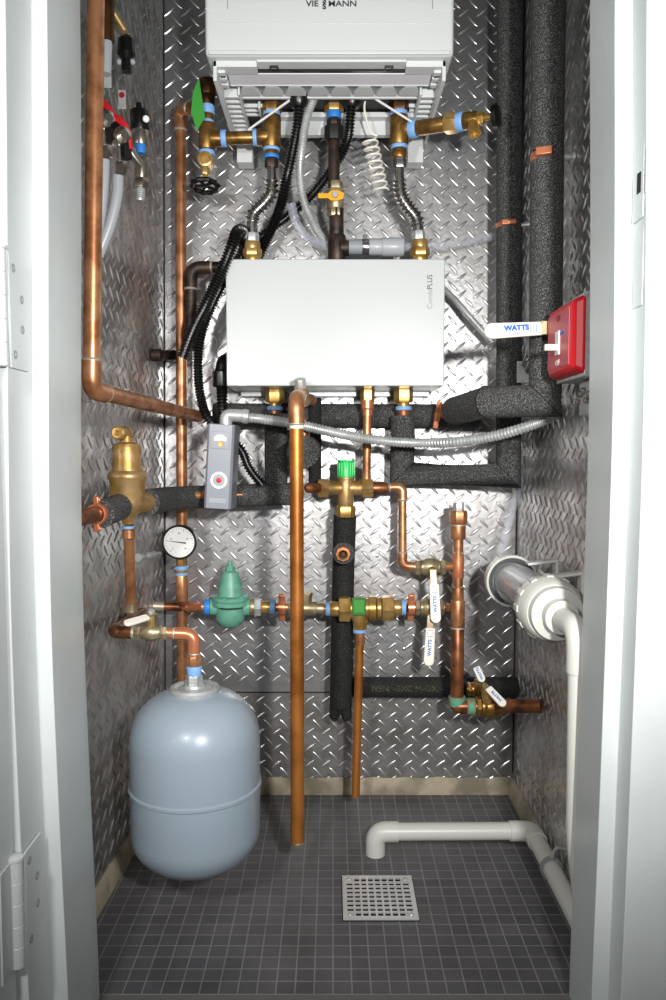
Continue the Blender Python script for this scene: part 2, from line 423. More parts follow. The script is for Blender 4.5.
# ------------------------------------------------------------------ boiler
BY = 1.31
bz = P(333, 55.5, BY - .01).z
bl, brx = P(206, 54, BY).x, P(453, 54, BY).x
bt = thing('boiler', ((bl+brx)/2, D - .02, bz), 'white wall hung gas boiler at the top of the closet', 'boiler')
cs = MB().box(((bl+brx)/2, (BY + D - .006)/2 - .01, bz + .36), (brx - bl, D - .006 - BY, .72)).build('casing', M['casing'], bt, bevel=.007)
MB().box(((bl+brx)/2, BY - .0105, bz + .004), (brx - bl - .012, .004, .006)).build('lower_lip', M['casing'], cs, bevel=.0015)
yq = BY - .0102
for A_, B_ in (((214, 23), (445, 23)),):
    a_, b_ = P(*A_, yq), P(*B_, yq); MB().box(((a_.x+b_.x)/2, yq, a_.z), (b_.x - a_.x, .0012, .0012)).build('panel_crease', M['casing'], cs, bevel=.0003)
for sx, dx in ((227, -1), (433, 1)):
    a_ = P(sx, -60, yq); b_ = P(sx, 9, yq); e_ = P(sx + dx * 22, 9, yq)
    MB().box((a_.x, yq, (a_.z + b_.z)/2), (.0012, .0012, a_.z - b_.z)).build('corner_line', M['greyp'], cs)
    MB().box(((b_.x + e_.x)/2, yq, b_.z), (abs(b_.x - e_.x), .0012, .0012)).build('corner_line', M['casing'], cs)
yq = BY - .0108
text('VIE', .0128, P(312.3, 3.8, yq), (1, 0, 0), (0, -1, 0), M['dark_ink'], cs, squeeze=1.15, bold=.00022)
text('MANN', .0128, P(342.5, 3.8, yq), (1, 0, 0), (0, -1, 0), M['dark_ink'], cs, squeeze=1.2, bold=.00018)
for py in (.5, 6.6): text('S', .0118, P(324.3, py, yq), (1, 0, 0), (0, -1, 0), M['dark_ink'], cs, 'double_s_emblem', squeeze=1.05, bold=.0005)
# underside chassis: open lattice
zb = bz - .003
def ubox(name, xa, xb, ya, yb, z0, z1, m='chassis', par=None, bevel=.001):
    return MB().box(((xa+xb)/2, (ya+yb)/2, (z0+z1)/2), (abs(xb-xa), abs(yb-ya), z1-z0)).build(name, M[m], par or bt, bevel=bevel)
inl, inr = bl + .010, brx - .010
# front panel with recess
rl, rr = P(258, 62, 1.34).x, P(405, 62, 1.34).x
fp = ubox('front_apron', inl, rl, 1.318, 1.345, zb - .006, zb + .004)
ubox('apron_right', rr, inr, 1.318, 1.345, zb - .006, zb + .004, par=fp)
ubox('recess_panel', rl, rr, 1.312, 1.337, zb - .001, zb + .003, 'chassis', fp)
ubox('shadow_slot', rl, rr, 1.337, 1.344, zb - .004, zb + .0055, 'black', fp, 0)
ubox('pale_strip', inl + .02, inr - .02, 1.3445, 1.384, zb - .005, zb + .006, 'lilac', fp)
for px in (275, 388):
    x = P(px, 65, 1.35).x
    q = ubox('clip', x - .007, x + .007, 1.324, 1.328, zb - .003, zb + .006, 'black', fp, .0005)
    ubox('clip_arm', x - .007, x - .0045, 1.328, 1.340, zb - .003, zb + .006, 'black', q, 0)
    ubox('clip_arm', x + .0045, x + .007, 1.328, 1.340, zb - .003, zb + .006, 'black', q, 0)
ubox('middle_rail', inl + .02, inr - .02, 1.384, 1.388, zb - .006, zb + .004, par=fp)
ubox('rear_rail', P(240, 96, 1.455).x, P(420, 96, 1.455).x, 1.432, 1.438, zb - .006, zb + .004, par=fp)
ubox('rail_web', inl + .03, inr - .03, 1.388, 1.432, zb + .0005, zb + .008, 'greyp', fp)
tn = 8
for i in range(tn):
    x = inl + .03 + (inr - inl - .06) * (i + .5) / tn
    MB().prism([Vector((x - .010, 1.389, zb - .006)), Vector((x + .010, 1.389, zb - .006)), Vector((x + .0185, 1.424, zb - .006)), Vector((x - .0185, 1.424, zb - .006))], (0, 0, .007)).build('tapered_tab', M['chassis'], fp, bevel=.0008)
for sgn in (-1, 1):
    xo = inl if sgn < 0 else inr
    s_ = ubox('side_lattice', xo, xo - sgn * .006, 1.318, 1.585, zb - .028, zb + .004)
    ubox('inner_rib', xo - sgn * .030, xo - sgn * .034, 1.40, 1.585, zb - .014, zb + .004, par=s_)
    ubox('side_fin', xo - sgn * .060, xo - sgn * .064, 1.46, 1.52, zb - .012, zb + .004, par=s_)
    for i in range(9):
        y = 1.41 + i * .0205
        ubox('crossbar', xo - sgn * .002, xo - sgn * .032, y, y + .007, zb - .014, zb + .0003, par=s_, bevel=.0006)
    for i in range(3):
        ubox('outer_tab', xo - sgn * .003, xo - sgn * .018, 1.33 + i * .022, 1.342 + i * .022, zb - .010, zb, par=s_, bevel=.0006)
    for i in range(3):
        y = 1.468 + i * .018
        ubox('inner_crossbar', xo - sgn * .034, xo - sgn * .075, y, y + .005, zb - .006, zb + .0003, par=s_, bevel=.0006)
    # rear lower bracket seen hanging at the wall
    ubox('rear_bracket', xo - sgn * .010, xo - sgn * .040, 1.55, 1.585, zb - .075, zb - .01, par=s_)
    A = P(248 if sgn < 0 else 412, 130 if sgn < 0 else 122, 1.44); B = P(300 if sgn < 0 else 366, 93, 1.44)
    MB().tube([A, B], .0022, 8).build('stay_rod', M['chassis'], s_)
    MB().lathe((xo - sgn * .012, 1.352, zb - .006), (0, 0, -1), [(0, .0045), (.002, .0045), (.003, .003)], 12).build('screw', M['steel'], s_)
ubox('interior', inl + .007, inr - .007, 1.438, 1.584, zb + .0004, zb + .0026, 'dark_in', bevel=0)  # dark sheet painted as the shade seen between the lattice bars
ubox('drip_tray', P(280, 110, 1.52).x, P(405, 110, 1.52).x, 1.515, 1.53, P(333, 136, 1.52).z, P(333, 116, 1.52).z, 'chassis')
ubox('tray_lip', P(268, 110, 1.50).x, P(418, 110, 1.50).x, 1.495, 1.515, P(333, 118, 1.50).z, P(333, 113, 1.50).z, 'chassis')
ubox('burner_tray', inl + .04, inr - .04, 1.462, 1.58, zb + .03, zb + .045, 'greyp')

# ------------------------------------------------------------------ white plate exchanger box
CY = 1.43
x0, x1 = P(225.5, 259, CY).x, P(444, 385, CY).x; z1, z0 = P(333, 259, CY).z, P(333, 386, CY).z
cb = thing('heat_exchanger_box', ((x0+x1)/2, D, z0), 'large white rectangular box mounted on the back wall below the boiler', 'heat exchanger box')
cc = MB().box(((x0+x1)/2, (CY + D - .02)/2, (z0+z1)/2), (x1-x0, D - .02 - CY, z1-z0)).build('cover', M['white'], cb, bevel=.002)
text('Combi', .0135, P(430, 299, CY-.0004), (0, 0, 1), (0, -1, 0), M['greyp'], cc, squeeze=.95)
text('PLUS', .0135, P(430, 282, CY-.0004), (0, 0, 1), (0, -1, 0), M['dark_ink'], cc, squeeze=.9)
MB().box(((x0+x1)/2, D - .02, P(333, 393, D-.02).z), (x1-x0-.02, .03, .016)).build('mounting_rail', M['galv'], cb, bevel=.001)
MB().box(((x0+x1)/2, (CY+D)/2, z0 + .003), (x1-x0-.012, D - CY - .05, .004)).build('base_plate', M['galv'], cb)

# ------------------------------------------------------------------ expansion tank
TX, TY, TR = P(195.5, 770, 1.17).x, 1.17, .0985
zt, zbm = P(195, 689, TY - .0).z, .078
tk = thing('expansion_tank', (TX, TY, zbm), 'grey blue steel expansion tank hanging low at the left', 'expansion tank')
hgt = zt - zbm; pr = []
for i in range(11):
    a = PI/2 * i / 10; pr.append(((1 - math.cos(a)) * .062, math.sin(a) ** .8 * TR))
zm = P(195, 800, TY-.1).z - zbm - .018
pr += [(zm - .004, TR), (zm - .002, TR + .0022), (zm + .002, TR + .0022), (zm + .004, TR)]
for i in range(12):
    a = PI/2 * (1 - i / 11); pr.append((hgt - (1 - math.sin(PI/2 - a + 0) * 1) * 0 - .078 + math.cos(a) * .078, max(math.sin(a), 0) ** .75 * TR))
MB().lathe((TX, TY, zbm), (0, 0, 1), pr, 64).build('shell', M['tank'], tk, smooth=40)
MB().lathe((TX, TY, zt), (0, 0, 1), [(-.006, .038), (.001, .0385), (.0045, .036), (.0045, .030), (.002, .026), (.004, .017), (.008, .015)], 36).build('flange', M['galv'], tk)
MB().hexa((TX, TY, zt), (0, 0, 1), .006, .022, .0125).build('hex_nipple', M['galv'], tk)

# ------------------------------------------------------------------ copper, brass and fittings on the left
LPY = 1.05
lp_pts = [P(96.5, -60, LPY), P(91.5, 390, LPY), P(201, 417, 1.49)]
lp_ = pipe('copper_pipe', 'thick copper pipe dropping beside the left jamb then bending toward the back wall', 'pipe', lp_pts, .0112, M['copper'], elbows=(1,), rad=.022, elbow_m=M['copper'])
MB().lathe(lp_pts[2], lp_pts[2] - lp_pts[1], [(-.012, .0125), (.004, .0125)], 18).build('end_collar', M['solder'], lp_)
# far riser
rs_pts = [P(206, 106, 1.47), P(180.5, 110, 1.545), P(182, 575, 1.545), P(182, 690, 1.545)]
rs = pipe('copper_pipe', 'slim copper riser on the back wall left of the white box, rising behind the tank', 'pipe', rs_pts, .0108, M['copper'], elbows=(1,), rad=.02)
for y in (588, 600):
    q = P(182, y, 1.545); MB().lathe(q, (0, 0, 1), [(-.0015, .0115), (0, .0128), (.0015, .0115)], 18).build('solder_ring', M['solder'], rs)
MB().lathe(P(182, 590, 1.545), (0, 0, 1), [(-.028, .0125), (.018, .0125)], 20).build('tee_body', M['copper_bright'], rs)
# purge manifold upper left
MY = 1.47
mf = thing('brass_manifold', P(207, 160, MY), 'brass double tee manifold with green tag under the left of the boiler', 'manifold')
V1a, V1b = P(207.5, 80, MY), P(207, 158, MY)
k = R(1, MY)
parts_on_axis(mf, V1a, V1b, [
    ('bronze_union', 0, .2, 8.5*k, 8.5*k, 'bronze', 8), ('bronze_collar', .2, .33, 7.2*k, 7.2*k, 'bronze', 22),
    ('blue_tape', .33, .44, 7.2*k, 7.2*k, 'blue', 22), ('nipple', .42, .54, 6*k, 6*k, 'brass_aged', 22),
    ('blue_tape', .52, .57, 6.6*k, 6.6*k, 'blue', 22), ('tee_body', .56, .9, 8.2*k, 8.2*k, 'brass_aged', 22), ('blue_tape', .91, .97, 7.6*k, 7.6*k, 'blue', 22)])
H1a, H1b = P(207, 139, MY), P(272, 137, MY)
parts_on_axis(mf, H1a, H1b, [
    ('tee_branch', .02, .22, 7.6*k, 7.6*k, 'brass_aged', 22), ('blue_tape', .22, .30, 8*k, 8*k, 'blue', 22),
    ('barrel', .28, .74, 6.2*k, 6.2*k, 'brass_aged', 22), ('blue_tape', .71, .77, 8*k, 8*k, 'blue', 22), ('tee_branch', .76, .98, 7.8*k, 8.6*k, 'brass_aged', 22)])
V2a, V2b = P(272, 98, MY), P(271.5, 168, MY)
parts_on_axis(mf, V2a, V2b, [
    ('hex_union', .0, .22, 10*k, 10*k, 'brass_aged', 6), ('blue_tape', .2, .27, 8.6*k, 8.6*k, 'blue', 22), ('tee_body', .26, .72, 9*k, 9*k, 'brass_aged', 22),
    ('blue_tape', .70, .76, 8*k, 8*k, 'blue', 22), ('nipple', .76, .83, 6.6*k, 6.6*k, 'brass_aged', 22), ('blue_tape', .82, .87, 7.4*k, 7.4*k, 'bluedeep', 22), ('nut', .87, 1, 6.8*k, 6.8*k, 'iron', 6)])
dv = thing('drain_valve', P(205, 190, MY), 'small brass boiler drain with black handwheel under the green tagged tee', 'valve')
c = P(206.5, 162, MY)
MB().lathe(c, (0, -1, 0), [(-.012, .0125), (.014, .0135), (.018, .0135), (.019, .010), (.012, .007), (.012, .0001)], 22).build('outlet', M['brass'], dv)
MB().hexa(P(205.5, 168, MY - .01), (0, 0, -1), 0, .012, .0085).build('bonnet', M['brass'], dv)
MB().lathe(P(205.5, 172, MY - .01), (0, 0, -1), [(0, .004), (.016, .004)], 12).build('stem', M['brass'], dv)
hw = MB(); hc = P(205, 186, MY - .012)
ax = Vector((0, -.22, -1)).normalized(); a_, b_ = frame_of(ax)
hw.tube([hc + (a_ * math.cos(t*PI/16) + b_ * math.sin(t*PI/16)) * (.0225 + .0014 * math.cos(t*PI/16*10)) for t in range(33)], .0045, 8)
for t in range(5):
    hw.tube([hc, hc + (a_ * math.cos(t*2*PI/5) + b_ * math.sin(t*2*PI/5)) * .022], .003, 6)
hw.build('handwheel', M['black'], dv)
tg = [P(199, 78, 1.445), P(193, 92, 1.435), P(191, 112, 1.435), P(197, 131, 1.44), P(205, 117, 1.44), P(202, 98, 1.445)]
tgo = MB().prism(tg, (0, .0012, 0)).build('paper_tag', M['green_tag']); tag(tgo, 'small bright green paper tag hanging on the left brass tee', 'tag')
# right manifold
mr_ = thing('brass_manifold', P(399, 168, MY), 'brass tee manifold with side arm under the right of the boiler', 'manifold')
parts_on_axis(mr_, P(398.5, 98, MY), P(399.5, 168, MY), [
    ('hex_union', .0, .2, 10.5*k, 10.5*k, 'bronze', 6), ('blue_tape', .19, .26, 8.6*k, 8.6*k, 'blue', 22), ('tee_body', .26, .68, 9.2*k, 9.2*k, 'brass_aged', 22),
    ('blue_tape', .67, .73, 8*k, 8*k, 'blue', 22), ('nipple', .73, .86, 7*k, 7*k, 'brass_aged', 22), ('nut', .86, 1, 6.2*k, 6.2*k, 'steel', 6)])
parts_on_axis(mr_, P(399, 131, MY), P(466, 121, 1.41), [
    ('tee_branch', .05, .18, 8*k, 8*k, 'brass_aged', 22), ('blue_tape', .17, .28, 8.6*k, 8.6*k, 'blue', 22), ('barrel', .27, .72, 7*k, 7*k, 'brass_aged', 22),
    ('hex_bushing', .70, .88, 9.6*k, 9.6*k, 'brass', 6), ('blue_tape', .87, .97, 8.6*k, 8.6*k, 'blue', 22)])
dv2 = thing('drain_valve', P(474, 140, 1.40), 'brass drain valve with black knob at the end of the right manifold arm', 'valve')
parts_on_axis(dv2, P(464, 121.5, 1.41), P(489, 117, 1.39), [('body', 0, .55, 8*k, 7*k, 'brass_aged', 22), ('bonnet', .5, .8, 6*k, 6*k, 'brass', 6), ('stem', .8, 1.3, 3*k, 3*k, 'brass', 12)])
MB().lathe(P(473, 122, 1.40), P(475.5, 137, 1.385) - P(473, 122, 1.40), [(0, .010), (.024, .0115), (.028, .0115), (.028, .008), (.020, .007)], 18).build('outlet', M['brass'], dv2)
MB().lathe(P(492, 117, 1.39), P(505, 114, 1.38) - P(492, 117, 1.39), [(0, .012), (.002, .020), (.010, .021), (.013, .016), (.014, .004)], 10).build('handwheel', M['black'], dv2)

# stainless flexible connectors
def flex(label, top, bottom, curve):
    o = corr(curve, .0128, .0078, .3, 18).build('flexible_connector', M['steel']); tag(o, label, 'flexible connector')
    MB().tube([top, curve[0]], .0088, 18).build('upper_sleeve', M['steel'], o)
    MB().tube([curve[-1], bottom], .0100, 18).build('lower_sleeve', M['steel'], o)
    d = bottom - curve[-1]
    MB().hexa(bottom, d, -.012, .004, .0125).build('nut', M['galv'], o)
    return o
flex('ribbed stainless flexible connector below the left brass manifold', P(272, 166, MY), P(252.5, 240, MY), PP([(272, 181, MY), (271, 193, MY), (263, 204, MY), (254, 213, MY), (252, 222, MY)]))
flex('ribbed stainless flexible connector below the right brass manifold', P(399.5, 166, MY), P(418.5, 238, MY), PP([(399.5, 181, MY), (401, 195, MY), (408, 207, MY), (416, 217, MY), (418, 226, MY)]))
for x, y0_, y1_, lab in ((252.5, 242, 262, 'brass union nut above the left top of the white box'), (420, 240, 262, 'brass union nut above the right top of the white box')):
    u = thing('brass_union', P(x, y1_, MY), lab, 'union')
    parts_on_axis(u, P(x, y0_, MY), P(x, y1_, MY), [('collar', 0, .4, 7.5*k, 8*k, 'brass', 22), ('hex_nut', .35, .75, 9.5*k, 9.5*k, 'brass', 6), ('tail', .7, 1, 8*k, 8*k, 'brass', 22)])

# gas line
GY = 1.48; kg = R(1, GY)
g = thing('gas_pipe', P(336, 262, GY), 'black iron gas pipe from the centre of the boiler down to the white box', 'pipe')
parts_on_axis(g, P(334, 99, GY), P(334, 165, GY), [('brass_fitting', 0, .2, 9.5*kg, 9.5*kg, 'brass', 6), ('blue_tape', .19, .3, 7*kg, 7*kg, 'bluedeep', 22), ('union', .32, .42, 7.6*kg, 7.6*kg, 'iron', 8), ('union_nut', .42, .64, 10*kg, 10*kg, 'rubber', 8), ('nipple', .64, 1.6, 5.6*kg, 5.6*kg, 'iron', 22)])
parts_on_axis(g, P(336, 184, GY), P(337, 262, GY), [('nipple', .3, .7, 7*kg, 7*kg, 'iron', 22), ('tee_body', .66, 1, 8.8*kg, 8.8*kg, 'iron', 22)])
MB().lathe(P(337, 248, GY), (1, 0, 0), [(0, .015), (.022, .015)], 20).build('tee_branch', M['iron'], g)
gv = thing('gas_valve', P(335, 216, GY), 'small gas ball valve with yellow handle in the black pipe', 'valve')
parts_on_axis(gv, P(335.5, 182, GY), P(335.5, 217, GY), [('upper_end', 0, .25, 7.6*kg, 7.6*kg, 'brass_dull', 6), ('body', .22, .78, 8.4*kg, 8.4*kg, 'brass_dull', 22), ('lower_end', .75, 1, 8*kg, 8*kg, 'brass_dull', 6)])
hy = GY - .022
MB().prism(PP([(318, 193, hy), (318, 198, hy), (328, 198, hy), (331, 200.5, hy), (338, 200.5, hy), (344, 198, hy), (344, 192.5, hy), (338, 190, hy), (331, 190, hy), (328, 193, hy)]), (0, .004, 0)).build('handle', M['yellow'], gv, bevel=.001)
MB().hexa(P(335, 195, hy), (0, -1, 0), 0, .005, .006).build('handle_nut', M['galv'], gv)
cf = thing('condensate_coupling', P(375, 256, GY), 'pale grey plastic coupling with hose clamp above the white box', 'coupling')
parts_on_axis(cf, P(346, 247, GY), P(406, 247, GY), [('grey_barb', 0, .3, 7.2*kg, 7.2*kg, 'greyp', 22), ('clamp', .27, .40, 7.8*kg, 7.8*kg, 'steel', 22), ('white_sleeve', .38, .62, 8*kg, 8*kg, 'milky', 22), ('white_cap', .6, .96, 9*kg, 9*kg, 'milky', 22)])
MB().box(P(365, 238, GY), (.008, .012, .010)).build('clamp_screw', M['steel'], cf, bevel=.001)
o = MB().tube(spline(PP([(404, 247, 1.49), (430, 247, 1.50), (460, 243, 1.52), (490, 237, 1.55), (512, 236, 1.565), (524, 240, 1.565), (531, 255, 1.56), (534, 300, 1.55), (533, 400, 1.55), (526, 465, 1.54), (515, 500, 1.52), (507, 528, 1.50), (501, 553, 1.47)])), .0085, 16).build('clear_tube', M['clear'])
tag(o, 'long clear condensate tube crossing behind the right insulated pipes', 'tube')
o = MB().tube(spline(PP([(291, 203, 1.50), (296, 222, 1.51), (308, 238, 1.51), (328, 246, 1.49)])), .009, 14).build('clear_tube', M['clear'])
tag(o, 'short bluish clear tube curving into the left of the gas tee', 'tube')

# coiled white cord
pts = PP([(366, 97, 1.46), (364.5, 110, 1.46), (370, 131, 1.46)])
A, B = P(369, 138, 1.46), P(381, 192, 1.46); n = 8 * 14; coil = []
for i in range(n + 1):
    t = i / n; q = t * 8 * 2 * PI; c = A.lerp(B, t); r = .0135
    coil.append(c + Vector((math.cos(q) * r, math.sin(q) * r, math.cos(q) * .004)))
o = MB().tube(spline(pts + [coil[0]], 6)[:-1] + coil, .0019, 8).build('coiled_cord', M['lever']); tag(o, 'thin white coiled sensor cord hanging below the boiler', 'cord')

# black corrugated hoses
hg_ = 'black corrugated hoses'
hA = corr(PP([(299, 98, 1.44), (298, 122, 1.44), (292, 154, 1.45), (286, 181, 1.46), (280, 208, 1.49), (270, 232, 1.52), (259, 256, 1.545)]), .0098).build('corrugated_hose', M['black']); tag(hA, 'black corrugated hose from left underside of boiler curving down behind the white box', 'hose', hg_)
hB = corr(PP([(352, 98, 1.46), (350.5, 118, 1.46), (347, 142, 1.47), (332, 169, 1.50), (311, 196, 1.52), (287, 217, 1.53), (263, 235, 1.53), (244, 252, 1.52), (225, 280, 1.50), (210, 310, 1.50), (200, 340, 1.49), (198, 370, 1.48), (201, 398, 1.47), (208, 418, 1.46), (225, 434, 1.46), (241, 450, 1.46), (249, 468, 1.46), (262, 485, 1.46)]), .0092).build('corrugated_hose', M['black']); tag(hB, 'longest black corrugated hose crossing from boiler centre to behind the grey control', 'hose', hg_)
for h_, q in ((hA, (299, 98)), (hB, (352, 98))):
    Y_ = 1.44 if q[0] == 299 else 1.46
    MB().lathe(P(q[0], q[1] + 10, Y_), (0, 0, 1), [(0, .012), (.006, .016), (.024, .0185), (.030, .0185)], 18).build('hose_socket', M['black'], h_)
hC = corr(PP([(182, 358, 1.41), (193, 330, 1.41), (207, 302, 1.41), (222, 270, 1.42), (232, 245, 1.42), (237, 232, 1.43), (243, 231, 1.46), (244, 242, 1.49), (240, 262, 1.50)]), .0108, .0056).build('corrugated_hose', M['black']); tag(hC, 'thick black corrugated hose looped against the left edge of the white box', 'hose', hg_)
hD = corr(PP([(222, 384, 1.50), (222, 400, 1.49), (224, 425, 1.485), (235, 455, 1.49)]), .0112, .0062).build('corrugated_hose', M['black']); tag(hD, 'short black corrugated hose with socket below the left corner of the white box', 'hose', hg_)
MB().lathe(P(222, 387, 1.50), (0, 0, 1), [(0, .017), (.004, .018), (.028, .018), (.032, .013), (.04, .012)], 18).build('hose_socket', M['black'], hD)
MB().tube(fillet([P(222, 375, 1.50), P(222, 362, 1.50), P(238, 352, 1.54)], .015), .012, 14).build('elbow', M['black'], hD)
E = corr(PP([(314, 98, 1.45), (306, 120, 1.44), (302, 148, 1.44), (300, 172, 1.45), (303, 198, 1.47), (312, 221, 1.49), (325, 243, 1.52)]), .0078, .005, .16).build('metal_conduit', M['galv']); tag(E, 'grey spiral metal conduit dropping from the boiler between the black hoses', 'conduit')
E2 = corr(PP([(438, 284, 1.55), (455, 300, 1.54), (470, 317, 1.53), (492, 342, 1.535)]), .0064, .005, .16).build('metal_conduit', M['galv']); tag(E2, 'short spiral metal conduit leaving the right edge of the white box', 'conduit')
E3 = corr(PP([(238, 417, 1.40), (262, 419, 1.41), (300, 425, 1.39), (345, 435, 1.40), (385, 441, 1.42), (420, 443, 1.42), (455, 442, 1.38), (490, 437, 1.35), (520, 429, 1.32), (545, 420, 1.305), (562, 410, 1.30)]), .0092, .0062, .14, 16).build('metal_conduit', M['galv']); tag(E3, 'long sagging spiral metal conduit crossing below the white box to the right wall', 'conduit')
MB().tube(fillet([P(226, 425, 1.40), P(226, 415, 1.40), P(244, 416, 1.40)], .013), .0115, 18).build('elbow_connector', M['galv'], E3)
MB().lathe(P(242, 416, 1.40), P(262, 418, 1.40) - P(242, 416, 1.40), [(0, .012), (.006, .0135), (.012, .012)], 18).build('lock_ring', M['galv'], E3)

# iron elbow left of the box and stub
o = pipe('iron_pipe', 'dark brown iron pipe with elbow left of the white box', 'pipe', PP([(232, 267, 1.52), (191, 268, 1.52), (190.5, 350, 1.52)]), .0108, M['iron'], elbows=(1,), rad=.022)
o = pipe('pipe_stub', 'short dark galvanised stub at the left corner beside the riser', 'pipe', PP([(152, 355, 1.50), (174, 355, 1.55)]), .0095, M['iron'])
MB().lathe(P(155, 355, 1.50), (1, 0, 0), [(-.006, .0115), (.012, .0115)], 18).build('coupling', M['iron'], o)

# ------------------------------------------------------------------ foam insulated pipes
ig = 'foam insulated pipes'
def foam(label, pts, r, m='foam', rad=None, group=ig, seam=False):
    pts = [Vector(p) for p in pts]
    o = MB().tube(fillet(pts, rad, 3) if rad else pts, r, 24).build('insulated_pipe', M[m])
    if seam:
        for i in range(1, len(pts) - 1):
            u0 = (pts[i] - pts[i-1]).normalized(); u1 = (pts[i+1] - pts[i]).normalized()
            t = (u0 + u1).normalized(); bd = (u1 - u0).normalized(); kx = 1 / math.cos(u0.angle(u1) / 2); c_ = t.cross(bd)
            MB().tube([pts[i] + bd * (math.cos(q * PI / 16) * r * kx * 1.002) + c_ * (math.sin(q * PI / 16) * r * 1.002) for q in range(33)], .0007, 6, False).build('mitre_seam', M['hole'], o)
    return tag(o, label, 'insulated pipe', group)
ia = foam('slimmer black foam insulated pipe in the right back corner, turning left under the white box', PP([(510, -60, 1.49), (508.5, 476, 1.49), (402, 474, 1.52), (403, 416, 1.52)]), .0235, seam=True)
ib_pts = PP([(549, -60, 1.26), (545, 401, 1.26), (487, 402, 1.28), (455, 411, 1.43)])
ib = foam('thicker black foam insulated pipe in front by the right wall, elbowed left at mid height', ib_pts, .0258, seam=True)
MB().lathe(ib_pts[3], ib_pts[3] - ib_pts[2], [(-.004, .0112), (.05, .0112)], 18).build('copper_end', M['copper'], ib)
foam('horizontal black foam insulated pipe flat on the wall just below the white box', PP([(214, 415, 1.568), (478, 416, 1.568)]), .0235)
foam('black foam insulated pipe dropping from the left nut of the white box', PP([(276, 414, 1.51), (276, 494, 1.51)]), .0222)
foam('black foam insulated pipe running behind the grey control from the brass air separator', PP([(146, 503, 1.22), (166, 499, 1.38), (196, 497, 1.475), (290, 494, 1.50)]), .0215, rad=.02)
isl = foam('short black foam sleeve between the copper clamp and the brass air separator', PP([(101, 514, 1.075), (119, 507, 1.15)]), .0195)
o = foam('narrow black foam insulated pipe behind the tall front copper pipe', PP([(315, 398, 1.54), (315, 485, 1.54)]), .0125, 'foam_dark')
foam('stubby foam sleeve pointing forward behind the tall front copper pipe', PP([(306, 450, 1.52), (303, 452, 1.37)]), .029)

ig_ = foam('black foam insulated pipe hanging below the brass mixing valve with split lower end', PP([(345, 516, 1.50), (343.5, 565, 1.526), (340.5, 706, 1.526)]), .0218, 'foam_dark')
for sx in (-.0105, .0105):
    q = P(340.5, 704, 1.526) + Vector((sx, 0, 0))
    MB().tube([q, q + Vector((sx * .1, 0, -.026)), q + Vector((-sx * .1, 0, -.034))], [.0112, .0105, .004], 14).build('split_end', M['foam_dark'], ig_)
sh = MB().tube(fillet(PP([(352, 687, 1.575), (532, 687, 1.575)]), .01), .0205, 24).build('insulated_pipe', M['foam_dark']); tag(sh, 'low horizontal black foam insulated pipe crossing behind the copper riser', 'insulated pipe', ig)
sh['_o'] = tuple(sh.location)
text('IVEN  -5XC M-OX  -', .017, P(408, 689, 1.5545), (1, 0, 0), (0, -1, 0), M['faded_print'], sh)
# copper visible through the slit
o = MB().tube(PP([(170, 498, 1.385), (182, 496, 1.43), (206, 495, 1.45)]), .0075, 12).build('copper_pipe', M['copper']); tag(o, 'thin strip of copper showing through slit foam left of the grey control', 'pipe')
o = MB().tube(PP([(236, 495, 1.47), (256, 494, 1.478)]), .0065, 12).build('copper_pipe', M['copper']); tag(o, 'thin strip of copper showing through slit foam right of the grey control', 'pipe')

# clamps (split ring hangers)
def ring_clamp(label, c, axis, r, m='copper_bright', wide=.010, hint=None, stand=None, ear=.011, earw=.0075):
    c = Vector(c); ax = Vector(axis).normalized(); up = Vector(hint or (0, 0, 1)); up = (up - ax * up.dot(ax)).normalized()
    t = thing('pipe_clamp', c, label, 'pipe clamp', 'split ring pipe clamps')
    side = ax.cross(up)
    MB().lathe(c - ax * wide/2, ax, [(0, r), (0, r + .003), (wide, r + .003), (wide, r), (0, r)], 26, False).build('ring', M[m], t)
    for s in (-1, 1):
        e = c + up * s * (r + ear * .55)
        q = MB().box(e, (ear * 1.2, wide, earw), (up, ax, side)).build('ear', M[m], t, bevel=.0012)
        MB().lathe(e + up * s * ear * .2 - side * .005, side, [(0, .003), (.001, .0036), (.009, .0036), (.010, .003)], 10).build('screw', M[m], q)
    if stand is not None:
        MB().tube([c, stand], .0042, 10).build('standoff_rod', M['galv'], t)
        MB().lathe(Vector(stand), c - Vector(stand), [(0, .009), (.004, .009), (.006, .006), (.02, .006)], 14).build('wall_flange', M['galv'], t)
    return t
ring_clamp('copper ring clamp around the copper pipe entering from the left jamb', P(97, 514, 1.065), (P(119, 507, 1.15) - P(80, 517, 1.0)), .0115)
ring_clamp('copper ring clamp high on the thicker right insulated pipe', P(546.5, 158, 1.26), (0, 0, 1), .0222, wide=.012, earw=.024, hint=(-.4, -1, 0), stand=(XR, 1.255, P(546, 158, 1.26).z), ear=.012)
ring_clamp('copper ring clamp on the slimmer right insulated pipe', P(508.7, 226, 1.49), (0, 0, 1), .0200, wide=.009, earw=.026, hint=(-.2, -1, 0), stand=(XR, 1.47, P(508, 227, 1.49).z), ear=.008)
ring_clamp('copper ring clamp on the bare copper end right of the white box', P(437.5, 415, 1.50), (1, 0, -.15), .0098, ear=.014, stand=None, hint=(0, -.2, 1))
ring_clamp('copper ring clamp right of the green regulator', P(282, 607.5, 1.482), (1, 0, 0), .0125, ear=.0135, earw=.009, hint=(0, -.3, 1), wide=.012)
ring_clamp('copper ring clamp left of the two white handled valves', P(411, 607.5, 1.482), (1, 0, 0), .0125, ear=.0135, earw=.009, hint=(0, -.3, 1), wide=.012)
cp_ = pipe('copper_pipe', 'short dull copper pipe coming in from behind the left jamb', 'pipe', PP([(72, 519.5, .995), (103, 512.5, 1.085)]), .0112, M['copper_dark'])

